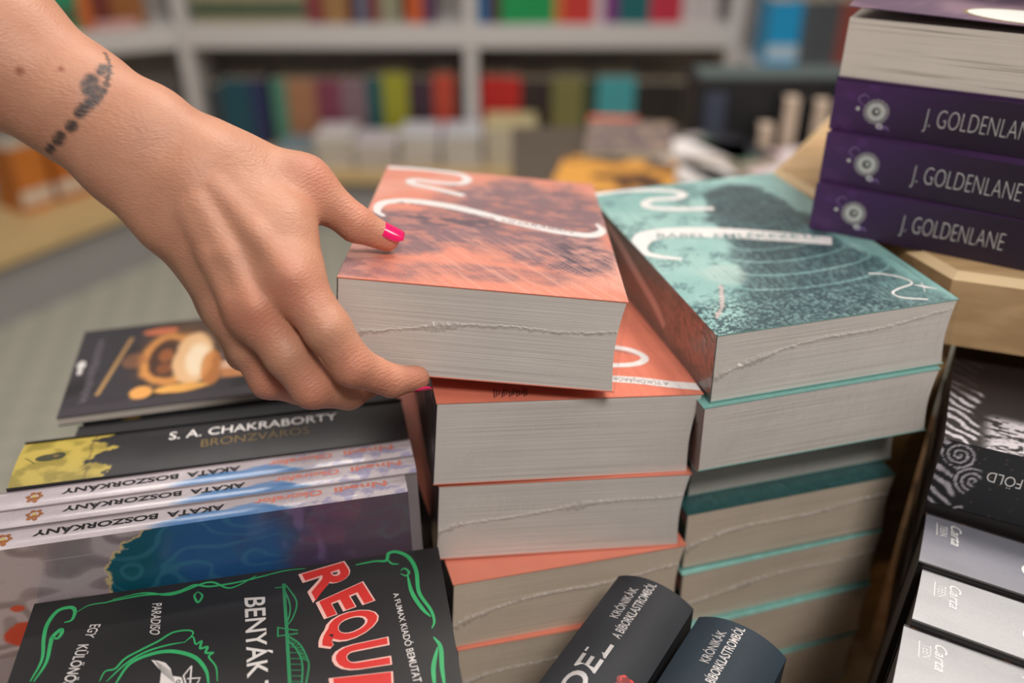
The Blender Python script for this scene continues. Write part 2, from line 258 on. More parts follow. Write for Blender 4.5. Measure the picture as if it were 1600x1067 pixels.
ART = {'AK': {'akata': [[108.2, 8.7], [81.1, 9.0]], 'blue': [[75.2, 1.6], [136.5, 1.8]], 'bosz': [[75.9, 9.2], [19.6, 9.1]], 'emb': [[5.7, 8.1]], 'face': [[75.8, 132.1], [60.6, 122.8], [48.6, 108.4], [47.6, 93.4], [102.8, 92.3], [198.5, 90.1], [26.4, 96.0]], 'nn': [[191.1, 10.6], [124.5, 9.6]]}, 'BR': {'bv': [[95.6, 14.8], [154.5, 15.6], [154.0, 23.9], [95.0, 23.4]], 'emb': [[15.8, 23.1]], 'gold': [[46.1, 42.7], [49.2, 30.8], [38.9, 22.2], [49.4, 11.8], [50.1, -1.2]], 'sa': [[77.6, 25.9], [170.4, 26.9], [169.4, 37.1], [77.3, 36.0]]}, 'CA1': [[14.8, 28.4], [11.3, 32.1], [47.2, 26.2], [48.5, 34.3]], 'CA2': [[17.4, 28.5], [13.2, 29.5], [47.7, 25.0]], 'CA3': [[18.6, 28.8], [13.0, 29.1], [48.5, 26.0], [51.4, 33.5]], 'FO': [[24.2, 25.1], [38.8, 24.9], [23.0, 28.8], [16.8, 42.3]], 'KR': {'flower': [[44.6, 147.9]], 'kr1': [[13.9, 172.6], [15.2, 195.9]], 'kr1b': [[21.6, 161.0], [20.8, 207.9]], 'kr2': [[17.1, 174.1], [17.9, 196.6]], 'kr2b': [[23.5, 166.1], [23.5, 208.8]], 'oel': [[13.6, 126.4], [21.9, 155.4], [11.8, 154.7]]}, 'O1_clouds': [[59.3, 159.3], [139.0, 185.3], [137.7, 105.7], [90.9, 110.1], [12.2, 81.4], [56.6, 41.7], [99.5, 33.9], [133.8, 15.9], [5.4, 10.7]], 'O1_rib1': [[0.9, 199.3], [23.3, 202.4], [45.0, 200.2], [54.0, 190.5], [50.3, 176.9], [33.9, 174.4], [19.8, 175.7], [19.8, 166.6], [34.9, 159.9], [53.6, 150.4]], 'O1_rib2': [[10.5, 95.9], [5.3, 105.2], [7.4, 121.0], [21.7, 129.4], [45.0, 126.2], [62.5, 118.8], [79.7, 109.2], [96.4, 102.1], [112.8, 96.4], [128.2, 95.0], [136.2, 105.3], [133.9, 117.7]], 'O1_text': [[12.1, 119.9], [121.7, 92.1], [123.1, 101.6], [12.2, 129.0]], 'O2_band': [[90.9, 19.3], [111.2, 15.4], [127.6, 10.4], [144.4, 6.7]], 'O2_dark': [[30.0, 8.7], [46.5, 7.6]], 'O2_loop': [[106.4, 53.6], [116.5, 49.3], [122.0, 41.6], [119.4, 35.8], [111.3, 32.7], [100.2, 32.6]], 'O2_text': [[128.8, 15.7], [99.8, 22.8], [96.1, 14.9], [125.0, 7.2]], 'P1': [[24.7, 14.9], [52.2, 11.0], [107.3, 9.5], [106.0, 19.9], [52.4, 19.2]], 'P2': [[26.0, 15.1], [52.1, 10.4], [109.2, 10.6], [107.5, 19.9], [52.7, 18.0]], 'P3': [[25.2, 13.9], [51.9, 8.6], [109.9, 5.4], [107.6, 14.4], [52.5, 15.8]], 'PB': [[4.7, 60.2], [12.3, 71.3], [67.1, 48.3], [40.4, 116.2], [76.8, 20.8], [25.4, 63.5], [45.9, 20.8], [92.3, 24.9]], 'RQ': {'beak': [[61.6, 87.3], [64.9, 86.2], [68.3, 84.3], [71.0, 80.4], [72.5, 76.0], [76.4, 74.4], [77.8, 70.2], [67.3, 72.3], [67.0, 79.6]], 'bridge': [[[120.4, 124.2], [122.3, 95.1], [124.5, 58.4]], [[121.5, 123.0], [126.2, 113.1], [126.9, 107.2], [125.0, 100.0], [122.6, 95.9]], [[121.2, 119.0], [123.6, 109.8], [123.7, 103.1], [122.2, 96.9]], [[122.8, 89.6], [128.5, 83.2], [131.8, 74.8], [132.7, 68.8], [131.1, 57.8]], [[122.8, 86.9], [127.2, 80.0], [129.8, 71.0], [129.5, 58.1]], [[117.9, 95.5], [127.7, 91.7]], [[118.1, 90.1], [127.8, 89.9]], [[118.3, 95.9], [118.4, 89.6]], [[116.2, 122.0], [122.6, 121.7]]], 'curls': [[[9.9, 85.5], [12.1, 97.3], [9.9, 110.7], [9.5, 119.8], [12.4, 127.6], [18.1, 128.8], [20.7, 125.9], [20.5, 120.3], [17.1, 119.1]], [[11.5, 85.1], [14.4, 95.2], [13.8, 106.4], [13.8, 110.8], [16.4, 114.7], [17.5, 112.7], [16.3, 109.4], [12.8, 111.0]], [[21.6, 124.8], [26.8, 128.4], [34.8, 128.7], [37.5, 129.2], [52.3, 130.1], [62.7, 128.9], [69.6, 129.5], [76.3, 132.2], [83.5, 129.7], [94.0, 129.6], [101.0, 130.2], [108.1, 131.3], [120.9, 133.3], [131.1, 132.9]], [[37.3, 130.2], [52.1, 131.6], [66.3, 127.7], [83.2, 132.8], [94.2, 126.5], [106.6, 132.6]], [[78.5, 127.2], [80.9, 123.8], [79.2, 119.7], [77.0, 124.6], [78.5, 127.2]], [[156.6, 130.3], [166.3, 131.0], [172.2, 130.3], [174.1, 135.4], [178.6, 135.5], [184.1, 130.1], [186.8, 119.9], [186.7, 104.7], [191.0, 92.3], [191.9, 84.6], [190.3, 80.4]], [[173.0, 131.2], [174.9, 127.6], [178.6, 126.4]], [[178.9, 121.6], [181.2, 122.7], [183.1, 119.6], [181.4, 117.4], [178.7, 119.5]], [[182.2, 117.8], [183.2, 105.4], [187.0, 94.0], [190.5, 87.7]], [[190.4, 75.0], [192.9, 68.4], [192.1, 56.8], [191.9, 44.8]], [[191.6, 68.7], [188.3, 57.5], [187.5, 45.7]], [[47.7, 76.2], [52.2, 86.7], [61.1, 90.8], [70.7, 90.5], [80.9, 85.1], [86.8, 76.4], [88.8, 67.9]], [[43.6, 78.6], [50.3, 87.1], [57.7, 92.3], [67.0, 94.7], [76.0, 95.1]], [[40.5, 79.3], [42.0, 84.6], [46.2, 85.4], [49.7, 90.5], [56.1, 94.3], [63.3, 98.1], [69.4, 102.2], [76.6, 102.1], [78.9, 99.4], [75.4, 94.8]], [[76.0, 95.5], [79.0, 97.6], [80.8, 92.8], [83.3, 94.1], [83.1, 89.8], [86.3, 90.0], [85.9, 86.6], [89.2, 85.9], [87.5, 83.8], [91.2, 77.2], [92.5, 68.8]]], 'hang': [[[123.2, 82.5], [126.8, 81.8]], [[123.3, 79.1], [128.2, 78.1]], [[123.3, 75.7], [128.8, 74.5]], [[123.4, 72.3], [129.5, 71.1]], [[123.4, 69.0], [129.6, 67.7]], [[123.5, 65.7], [129.5, 64.5]], [[123.5, 62.5], [129.3, 61.3]]], 'hat': [[[80.2, 80.2], [77.2, 75.1], [78.7, 70.4]], [[80.2, 80.2], [80.4, 74.4], [80.6, 70.0]], [[79.0, 73.1], [84.7, 72.4], [83.7, 69.4]]], 'req': [('R', [[129.6, 129.5], [136.7, 109.0], [157.2, 118.7], [150.9, 134.1]]), ('E', [[138.1, 108.7], [142.0, 97.0], [164.9, 103.3], [159.7, 117.7]]), ('Q', [[140.6, 96.9], [144.3, 78.2], [166.5, 86.1], [164.4, 100.5]]), ('U', [[144.3, 77.4], [147.1, 63.0], [169.8, 62.9], [169.4, 79.3]]), ('I', [[143.8, 60.4], [144.7, 49.7], [169.3, 47.4], [169.8, 58.8]]), ('E', [[144.4, 46.7], [144.5, 37.0], [168.9, 35.0], [169.4, 45.4]]), ('M', [[144.5, 34.1], [143.6, 17.7], [167.1, 14.3], [168.9, 32.1]])], 'txt': [('BENYÁK Z.', [[101.7, 118.1], [106.9, 53.4], [115.5, 54.8], [111.5, 116.9]]), ('A FUMAX KIADÓ BEMUTAT', [[174.0, 106.3], [178.6, 50.7], [182.3, 50.7], [176.5, 107.0]]), ('PARADISO', [[57.3, 123.2], [58.7, 103.3], [63.4, 101.8], [61.8, 122.8]]), ('EGY', [[30.0, 115.1], [28.6, 107.8], [33.0, 106.2], [34.9, 114.4]]), ('KÜLÖNÖS', [[26.8, 103.3], [24.5, 80.1], [29.6, 78.7], [31.6, 102.6]])]}, 'T1_bird': [[127.5, 21.4], [131.7, 17.7], [136.4, 13.0], [133.4, 22.9], [128.3, 12.3]], 'T1_rib1': [[2.2, 202.0], [21.5, 203.7], [41.3, 200.0], [57.2, 192.5], [62.3, 184.5], [54.1, 179.6], [38.8, 181.9], [30.8, 175.8], [33.2, 168.0], [48.4, 160.9], [70.8, 155.1]], 'T1_rib2': [[19.7, 88.5], [8.2, 95.7], [2.2, 103.2], [2.7, 112.7], [10.6, 124.3], [23.0, 126.7], [40.1, 123.6], [59.3, 116.7], [76.8, 108.3], [96.1, 98.3], [116.3, 86.1]], 'T1_rings': [[[70.5, 149.4], [97.9, 177.2], [125.0, 173.9], [121.7, 133.6]], [[36.9, 87.0], [65.7, 71.0], [107.0, 70.5], [125.2, 79.4]], [[34.7, 65.2], [64.5, 53.6], [101.1, 54.0], [125.5, 69.7]], [[36.9, 45.9], [63.3, 37.2], [98.9, 37.4], [126.8, 55.3]]], 'T1_sprib': [[168.6, 35.2], [143.8, 32.0], [120.1, 26.9], [97.9, 22.1], [76.9, 17.6], [63.4, 11.9]], 'T1_tail': [[112.1, 41.1], [120.7, 36.8], [127.0, 29.8], [127.5, 23.0], [117.1, 19.6], [110.7, 15.9], [112.5, 9.9], [124.0, 4.1]], 'T1_text': [[12.9, 117.5], [94.3, 92.8], [101.1, 105.0], [18.8, 130.1]], 'T1_tower': [[56.8, 120.6], [92.8, 191.7], [121.9, 196.0], [130.9, 166.9], [122.1, 122.2], [122.7, 75.3], [114.7, 36.9], [96.6, -4.9], [63.1, -2.2], [4.0, 1.2], [3.1, 30.1], [29.5, 71.1]]}
HAND_PRIMS=[('palm',[-0.307, 0.4595, -0.0441],0.0282,[-0.2382, 0.4403, -0.0873],0.02556),('palm',[-0.3169, 0.4522, -0.0567],0.0282,[-0.2481, 0.4329, -0.1001],0.02556),('palm',[-0.3119, 0.4559, -0.0504],0.0282,[-0.2431, 0.4366, -0.0937],0.02556),('palm',[-0.2382, 0.4403, -0.0873],0.02556,[-0.1998, 0.4311, -0.1133],0.01864),('palm',[-0.2481, 0.4329, -0.1001],0.02556,[-0.2079, 0.4251, -0.1237],0.01864),('palm',[-0.2431, 0.4366, -0.0937],0.02556,[-0.2039, 0.4281, -0.1185],0.01864),('palm',[-0.1998, 0.4311, -0.1133],0.01864,[-0.1716, 0.4249, -0.1281],0.01752),('palm',[-0.2079, 0.4251, -0.1237],0.01864,[-0.1848, 0.4163, -0.143],0.01752),('palm',[-0.2039, 0.4281, -0.1185],0.01864,[-0.1782, 0.4206, -0.1356],0.01752),('palm',[-0.1716, 0.4249, -0.1281],0.01752,[-0.1415, 0.4178, -0.1424],0.01575),('palm',[-0.1848, 0.4163, -0.143],0.01752,[-0.1637, 0.4041, -0.166],0.01575),('palm',[-0.1782, 0.4206, -0.1356],0.01752,[-0.1526, 0.4109, -0.1542],0.01575),('palm',[-0.1436, 0.4199, -0.1466],0.01528,[-0.101, 0.3789, -0.1856],0.01237),('palm',[-0.1503, 0.409, -0.1516],0.01503,[-0.1186, 0.3744, -0.1995],0.01245),('palm',[-0.1624, 0.4083, -0.1609],0.01396,[-0.1335, 0.385, -0.2052],0.01128),('palm',[-0.1712, 0.4183, -0.1655],0.01245,[-0.1438, 0.4029, -0.2122],0.01018),('palm',[-0.1231, 0.4093, -0.1711],0.01231,[-0.1133, 0.3882, -0.1915],0.01148),('palm',[-0.1459, 0.4309, -0.1417],0.01366,[-0.1024, 0.4277, -0.1572],0.01162),('palm',[-0.1292, 0.4216, -0.1498],0.01292,[-0.1074, 0.4034, -0.1693],0.01214),('palm',[-0.1074, 0.4034, -0.1693],0.01214,[-0.1004, 0.391, -0.1828],0.01083),('thumb',[-0.1024, 0.4277, -0.1572],0.01162,[-0.0778, 0.4242, -0.1773],0.00893),('thumb',[-0.0778, 0.4242, -0.1773],0.00893,[-0.0635, 0.4271, -0.1862],0.0068),('index',[-0.101, 0.3789, -0.1856],0.01237,[-0.0844, 0.3656, -0.2048],0.01084),('index',[-0.0844, 0.3656, -0.2048],0.01084,[-0.074, 0.3625, -0.2222],0.00981),('index',[-0.074, 0.3625, -0.2222],0.00981,[-0.0576, 0.3699, -0.2353],0.00766),('index',[-0.0576, 0.3699, -0.2353],0.00766,[-0.0466, 0.3785, -0.2393],0.00626),('middle',[-0.1186, 0.3744, -0.1995],0.01245,[-0.1045, 0.3669, -0.2185],0.01105),('middle',[-0.1045, 0.3669, -0.2185],0.01105,[-0.0945, 0.3642, -0.2352],0.00999),('middle',[-0.0945, 0.3642, -0.2352],0.00999,[-0.0799, 0.3755, -0.2456],0.00815),('middle',[-0.0799, 0.3755, -0.2456],0.00815,[-0.0688, 0.392, -0.249],0.00681),('ring',[-0.1335, 0.385, -0.2052],0.01128,[-0.1258, 0.3809, -0.2222],0.01079),('ring',[-0.1258, 0.3809, -0.2222],0.01079,[-0.1185, 0.378, -0.2393],0.00969),('ring',[-0.1185, 0.378, -0.2393],0.00969,[-0.1075, 0.3892, -0.2518],0.00809),('ring',[-0.1075, 0.3892, -0.2518],0.00809,[-0.0949, 0.4048, -0.2508],0.00666),('pinky',[-0.1438, 0.4029, -0.2122],0.01018,[-0.1375, 0.4021, -0.2395],0.00818),('pinky',[-0.1375, 0.4021, -0.2395],0.00818,[-0.1308, 0.4104, -0.2531],0.00708),('pinky',[-0.1308, 0.4104, -0.2531],0.00708,[-0.1204, 0.4215, -0.2539],0.00619)]
HAND_RIDGES=[([-0.1472, 0.3909, -0.1571], 0.003, [-0.1377, 0.381, -0.1747], 0.003), ([-0.1377, 0.381, -0.1747], 0.003, [-0.1275, 0.3696, -0.1919], 0.0038), ([-0.1419, 0.3924, -0.1536], 0.003, [-0.1288, 0.3798, -0.1738], 0.003), ([-0.1288, 0.3798, -0.1738], 0.003, [-0.1158, 0.3657, -0.193], 0.0038), ([-0.1348, 0.3979, -0.1485], 0.003, [-0.1163, 0.3853, -0.1653], 0.003), ([-0.1163, 0.3853, -0.1653], 0.003, [-0.0987, 0.3698, -0.1798], 0.0038)]
INK=[([-0.1869, 0.4306, -0.0959], 0.0009), ([-0.1847, 0.427, -0.0976], 0.0009), ([-0.183, 0.4237, -0.0997], 0.001), ([-0.1824, 0.4202, -0.1018], 0.0011), ([-0.1826, 0.4172, -0.1036], 0.0012), ([-0.1826, 0.4145, -0.1058], 0.0013), ([-0.1845, 0.4205, -0.1001], 0.0022), ([-0.1853, 0.4182, -0.101], 0.0018), ([-0.1835, 0.4119, -0.108], 0.0016), ([-0.1849, 0.4099, -0.1097], 0.0016), ([-0.1882, 0.4132, -0.1035], 0.0026), ([-0.1892, 0.4113, -0.105], 0.0026), ([-0.1886, 0.4102, -0.1069], 0.0028), ([-0.1866, 0.4099, -0.1086], 0.0026), ([-0.1858, 0.4117, -0.1068], 0.0016), ([-0.187, 0.4082, -0.111], 0.0023), ([-0.1885, 0.4068, -0.1123], 0.0022), ([-0.1909, 0.4052, -0.1142], 0.0022), ([-0.1928, 0.4041, -0.1159], 0.002), ([-0.1964, 0.4022, -0.1208], 0.0021000000000000003), ([-0.1977, 0.4019, -0.1219], 0.0017), ([-0.2024, 0.4017, -0.1253], 0.0019), ([-0.2042, 0.4019, -0.1275], 0.0021000000000000003), ([-0.2057, 0.4023, -0.1285], 0.0015), ([-0.2091, 0.4036, -0.1316], 0.0018), ([-0.2114, 0.4051, -0.1336], 0.0017)]
MOLES=[([-0.2168, 0.4087, -0.0984], 0.002), ([-0.2004, 0.4124, -0.0985], 0.0013)]
RED=[([-0.0993, 0.3634, -0.1863], 0.013), ([-0.1148, 0.3609, -0.1956], 0.013), ([-0.1272, 0.3628, -0.1983], 0.012), ([-0.0717, 0.3528, -0.2186], 0.01), ([-0.0925, 0.3543, -0.2314], 0.01), ([-0.1161, 0.3686, -0.2352], 0.01), ([-0.092, 0.4194, -0.1506], 0.011), ([-0.0752, 0.4197, -0.1687], 0.009), ([-0.0609, 0.421, -0.1877], 0.009), ([-0.0447, 0.3732, -0.2349], 0.009), ([-0.0597, 0.3597, -0.2306], 0.012)]
# thumb [-0.0604, 0.423, -0.1816] [0.609, -0.563, 0.558]
# thumbtip [-0.0569, 0.4257, -0.187] [0.972, -0.2, -0.12]
# thumbbase [-0.0646, 0.4229, -0.1775] [0.639, -0.397, 0.659]
# idx [-0.0427, 0.3736, -0.2388] [0.702, -0.71, 0.054]


# ------------------------------------------------------------------ materials
M_page_cool = pages_mat('paper_edges_cool', rgb(196, 188, 181), rgb(224, 217, 210))
M_page_warm = pages_mat('paper_edges_warm', rgb(194, 178, 160), rgb(222, 206, 187))
M_page_cream = pages_mat('paper_edges_cream', rgb(140, 130, 120), rgb(222, 213, 202), 2, 900, (.30, .40))
M_page_y = pages_mat('paper_edges_upright', rgb(140, 132, 122), rgb(205, 196, 184), 1)
M_film = film_mat()
M_art = art_mat('printed_cover', 0.42)
M_art_matte = art_mat('printed_matte_cloth', 0.62, spec=0.3)
M_art_gloss = art_mat('printed_cover_gloss', 0.22, 0.3)
M_white = mat('white_print', rgb(236, 232, 230), 0.4, 0.02)
M_offwhite = mat('offwhite_print', rgb(205, 200, 198), 0.4, 0.03)
M_black = mat('black_print', rgb(30, 28, 30), 0.4, 0.05)
M_graytext = mat('grey_print', rgb(150, 140, 142), 0.4, 0.05)
M_orange = mat('orange_cover', rgb(228, 132, 108), 0.35, 0.06)
M_teal = mat('teal_cover', rgb(120, 176, 168), 0.35, 0.08, 160)
M_tealdark = mat('teal_spine', rgb(38, 70, 70), 0.35, 0.25, 120)
M_rqblack = mat('black_matte_cover', rgb(33, 32, 34), 0.5, 0.08, 40)
M_green = mat('green_print', rgb(52, 160, 98), 0.45, 0.15, 120)
M_greenline = mat('green_line_print', rgb(44, 128, 84), 0.45, 0.15, 120)
M_red = mat('red_print', rgb(200, 48, 44), 0.45, 0.06)
M_navy = mat('dark_navy_cloth', rgb(38, 47, 56), 0.6, 0.12, 30)
M_navyblack = mat('black_navy_cloth', rgb(36, 38, 43), 0.42, 0.12, 30)
M_silver = mat('silver_foil', rgb(176, 172, 172), 0.35, 0.1, metal=0.3)
M_gold = mat('gold_foil', rgb(214, 186, 110), 0.35, 0.15, metal=0.3)
M_dull_gold = mat('dull_gold_print', rgb(120, 100, 62), 0.4, 0.15)
M_wood = None
def wood_mat(name, c1, c2, rot=0.0):
    m, nt, p = new_mat(name)
    tc = N(nt, 'ShaderNodeTexCoord'); mp = N(nt, 'ShaderNodeMapping'); mp.inputs['Rotation'].default_value = (0, 0, rot); mp.inputs['Scale'].default_value = (6, 70, 90)
    nz = N(nt, 'ShaderNodeTexNoise'); nz.inputs['Scale'].default_value = 1; nz.inputs['Detail'].default_value = 6; nz.inputs['Distortion'].default_value = 0.6
    nt.links.new(tc.outputs['Object'], mp.inputs[0]); nt.links.new(mp.outputs[0], nz.inputs['Vector'])
    cr = N(nt, 'ShaderNodeValToRGB'); cr.color_ramp.elements[0].position = 0.3; cr.color_ramp.elements[1].position = 0.68
    cr.color_ramp.elements[0].color = c1; cr.color_ramp.elements[1].color = c2
    nt.links.new(nz.outputs['Fac'], cr.inputs[0]); nt.links.new(cr.outputs[0], p.inputs['Base Color'])
    p.inputs['Roughness'].default_value = 0.5
    return m
M_wood = wood_mat('light_oak', rgb(176, 142, 100), rgb(206, 172, 128), math.radians(20))
M_wood_edge = mat('light_oak_bevel', rgb(226, 196, 150), 0.45, 0.05)
M_wood_v = wood_mat('oak_panel', rgb(150, 112, 66), rgb(186, 146, 96), 0)
M_ledgewood = wood_mat('pale_ledge_wood', rgb(188, 158, 108), rgb(210, 180, 130), 0)
M_shelf = mat('grey_white_shelf', rgb(192, 187, 184), 0.55, 0.03, 8)
M_back = mat('grey_back_panel', rgb(166, 158, 153), 0.7, 0.05, 5)
M_plinth = mat('grey_plinth', rgb(150, 147, 146), 0.6, 0.04, 6)

# ------------------------------------------------------------------ the room
def carpet_mat():
    m, nt, p = new_mat('grey_carpet_tiles')
    tc = N(nt, 'ShaderNodeTexCoord')
    ch = N(nt, 'ShaderNodeTexChecker'); ch.inputs['Scale'].default_value = 16; ch.inputs['Color1'].default_value = rgb(162, 160, 147); ch.inputs['Color2'].default_value = rgb(172, 169, 156)
    mp = N(nt, 'ShaderNodeMapping'); mp.inputs['Rotation'].default_value = (0, 0, math.radians(32)); nt.links.new(tc.outputs['Object'], mp.inputs[0]); nt.links.new(mp.outputs[0], ch.inputs['Vector'])
    nz = N(nt, 'ShaderNodeTexNoise'); nz.inputs['Scale'].default_value = 90; nt.links.new(tc.outputs['Object'], nz.inputs['Vector'])
    mx = N(nt, 'ShaderNodeMix', data_type='RGBA', blend_type='OVERLAY'); mx.inputs[0].default_value = 0.3
    nt.links.new(ch.outputs[0], mx.inputs[6]); nt.links.new(nz.outputs['Fac'], mx.inputs[7]); nt.links.new(mx.outputs[2], p.inputs['Base Color'])
    p.inputs['Roughness'].default_value = 0.95; p.inputs['Specular IOR Level'].default_value = 0.1
    return m
f = MB().box((-4, -2, -0.05), (4, 4, 0)).build('floor', carpet_mat()); f['kind'] = 'structure'
w = MB().box((-4, 3.75, 0), (4, 3.85, 2.8)).build('wall_back', mat('pale_wall_paint', rgb(190, 184, 178), 0.8, 0.03, 3)); w['kind'] = 'structure'

# ------------------------------------------------------------------ the display table, the step on it and the octagonal riser
TZ = HC - 0.5225
t = thing('display_table', 'light oak display table carrying all the stacked books in front', 'table', Matrix.Translation((0.24, 0.34, 0)))
MB().box((-0.60, -0.42, TZ - 0.035), (0.62, 0.42, TZ), ch=0.003).build('table_top', M_wood, t)
for sx in (-1, 1):
    for sy in (-1, 1):
        MB().box((sx * 0.56 - 0.03, sy * 0.36 - 0.03, 0), (sx * 0.56 + 0.03, sy * 0.36 + 0.03, TZ - 0.035), ch=0.003).build('leg', M_wood_v, t)
tag(MB().box((-0.105, 0, 0), (0.105, 0.165, 0.0845), ch=0.002).build('display_step', M_wood_v), 'wooden step under the spine-up books on the left of the table', 'step')
bpy.data.objects['display_step'].matrix_world = Matrix.Translation((-0.165, 0.36, TZ)) @ Matrix.Rotation(math.radians(12), 4, 'Z')
RZ = -0.2247
r = thing('display_riser', 'octagonal light oak riser board on a side panel, under the purple books', 'stand', Matrix.Translation((0.2494, 0.466, TZ)))
cx, cy = 0.20, 0.155
A0 = np.array([0.0, 0.0]); B0 = np.array([-0.0592, 0.1748]); D0 = np.array([0.174, -0.062])
pts = [B0, A0, D0, D0 + np.array([0.165, 0.085]), D0 + np.array([0.23, 0.26]), D0 + np.array([0.17, 0.42]), np.array([0.18, 0.43]), np.array([0.03, 0.325])]
zt = RZ + 0.5225; n8 = len(pts); cen = np.mean(pts, axis=0); ch = 0.004
ins = [p + (cen - p) / np.hypot(*(cen - p)) * ch * 1.3 for p in pts]
mb = MB()
vs = [(p[0], p[1], zt - 0.045) for p in pts] + [(p[0], p[1], zt - ch) for p in pts] + [(p[0], p[1], zt) for p in ins]
mb.add(vs, [tuple(reversed(range(n8)))] + [(i, (i + 1) % n8, n8 + (i + 1) % n8, n8 + i) for i in range(n8)] + [tuple(range(2 * n8, 3 * n8))], 0)
mb.add(vs, [(n8 + i, n8 + (i + 1) % n8, 2 * n8 + (i + 1) % n8, 2 * n8 + i) for i in range(n8)], 1)
mb.build('board', [M_wood, M_wood_edge], r)
d = (B0 - A0) / np.hypot(*(B0 - A0)); nn = np.array([0.947, 0.32])
def panel(a, b, nrm, th, name):
    q = [a, a + nrm * th, b + nrm * th, b]
    MB().add([(p[0], p[1], 0) for p in q] + [(p[0], p[1], zt - 0.045) for p in q],
             [(3, 2, 1, 0), (4, 5, 6, 7), (0, 1, 5, 4), (1, 2, 6, 5), (2, 3, 7, 6), (3, 0, 4, 7)]).build(name, M_wood_v, r)
panel(A0 + d * 0.004 + nn * 0.001, B0, nn, 0.016, 'side_panel')
panel(D0 + np.array([0.226, 0.262]), D0 + np.array([0.166, 0.415]), np.array([-0.93, -0.36]), 0.016, 'side_panel')
panel(np.array([0.04, 0.318]), np.array([0.175, 0.412]), np.array([0.57, -0.82]), 0.012, 'back_panel')

# ------------------------------------------------------------------ shrink-wrapped novels
def page_block(name, w, l, t, c, parent, mat_, fore='x', head=0.0003, dx=0.0009, curve=0.0022, y0=None):
    """block of leaves with a hollow fore-edge at +x"""
    mb = MB(); nz = 10; vs = []
    for k in range(nz + 1):
        z = c + (t - 2 * c) * k / nz; x1 = w - dx - curve * math.sin(math.pi * k / nz)
        y = head
        vs += [(c, y, z), (x1, y, z), (x1, l - head, z), (c, l - head, z)]
    fs = [(3, 2, 1, 0), tuple(4 * nz + i for i in range(4))]
    for k in range(nz):
        a = 4 * k
        fs += [(a + i, a + (i + 1) % 4, a + 4 + (i + 1) % 4, a + 4 + i) for i in range(4)]
    mb.add(vs, fs); return mb.build(name, mat_, parent)
def film(w, l, t, parent, seed, seam=True, flap=True):
    e = 0.00035; mb = MB().box((-e, -e, -e), (w + e, l + e, t + e))
    # crumpled corners of the film
    fw = mb.build('shrink_wrap', M_film, parent)
    if seam:
        rr = random.Random(seed); mb = MB(); n = 110; pts = []
        z = t * (0.52 + 0.1 * rr.random()); slope = rr.uniform(0.02, 0.08)
        for i in range(n + 1):
            x = w * (0.004 + 0.972 * i / n)
            zz = z - 0.004 * math.exp(-x / 0.02) * 2 + slope * x + 0.0012 * math.sin(x * 70 + seed) + rr.uniform(-0.0004, 0.0004)
            hh = 0.0006 + rr.random() * 0.0009
            cl = 0.5 + 0.5 * math.sin(x * 41 + seed) * math.sin(x * 97 + seed * 2)
            wd = 0.0003 + rr.random() * 0.0007 + max(0, cl - .45) ** 2 * 0.011 * (0.6 + rr.random() * .6) + 0.006 * math.exp(-x / 0.012) * rr.random()
            pts.append((x, zz, hh, wd))
        vs = []
        for x, zz, hh, wd in pts: vs += [(x, -e - 0.0001, zz + wd * 0.5), (x, -e - hh, zz), (x, -e - 0.0001, zz - wd)]
        fs = []
        for i in range(n): a = 3 * i; fs += [(a, a + 3, a + 4, a + 1), (a + 1, a + 4, a + 5, a + 2)]
        mb.add(vs, fs).build('film_seam', M_seam, fw, smooth=False)
    return fw
def seam_mat():
    m, nt, p = new_mat('crumpled_film_seam')
    nz = N(nt, 'ShaderNodeTexNoise'); nz.inputs['Scale'].default_value = 700; tc = N(nt, 'ShaderNodeTexCoord'); nt.links.new(tc.outputs['Object'], nz.inputs['Vector'])
    mr = N(nt, 'ShaderNodeMapRange'); mr.inputs['To Min'].default_value = -0.15; mr.inputs['To Max'].default_value = 0.85; nt.links.new(nz.outputs['Fac'], mr.inputs['Value'])
    nt.links.new(mr.outputs[0], p.inputs['Alpha']); p.inputs['Base Color'].default_value = rgb(216, 210, 204); p.inputs['Roughness'].default_value = 0.25
    return m
M_seam = seam_mat()
def paperback(name, label, pz, mats, page, seed, art_top=None, decal=None, spine_art=None, group=None, wrap=True, res=0.8, dz=0.0, seam=True, cat='book'):
    p, ang, (w, l, t) = pz
    root = thing(name, label, cat, pose(p, ang, dz), group)
    c = 0.0005; mb = MB(); t0 = t - 0.0004
    mb.box((0, 0, t0 - c), (w, l, t0), 0); mb.box((0, 0, 0), (w, l, c), 0); mb.box((0, 0, c), (c, l, t0 - c), 1)
    if art_top: mb.grid(lambda u, v: np.stack([u / 1e3, v / 1e3, np.full(u.shape, t0 + 0.00004)], 1), int(w * 1e3 / res), int(l * 1e3 / res), 2, art_top, (w * 1e3, l * 1e3))
    if spine_art: mb.grid(lambda u, v: np.stack([np.full(u.shape, -0.00004), u / 1e3, v / 1e3], 1)[:, :], int(l * 1e3 / 1.0), int(t0 * 1e3 / 1.0), 2, spine_art, (l * 1e3, t0 * 1e3))
    if decal: decal(mb, top_frame(t0), left_frame(), (w * 1e3, l * 1e3, t0 * 1e3))
    mb.build('cover', mats, root)
    page_block('page_block', w, l, t0, c, root, page)
    if wrap: film(w, l, t0, root, seed, seam)
    return root

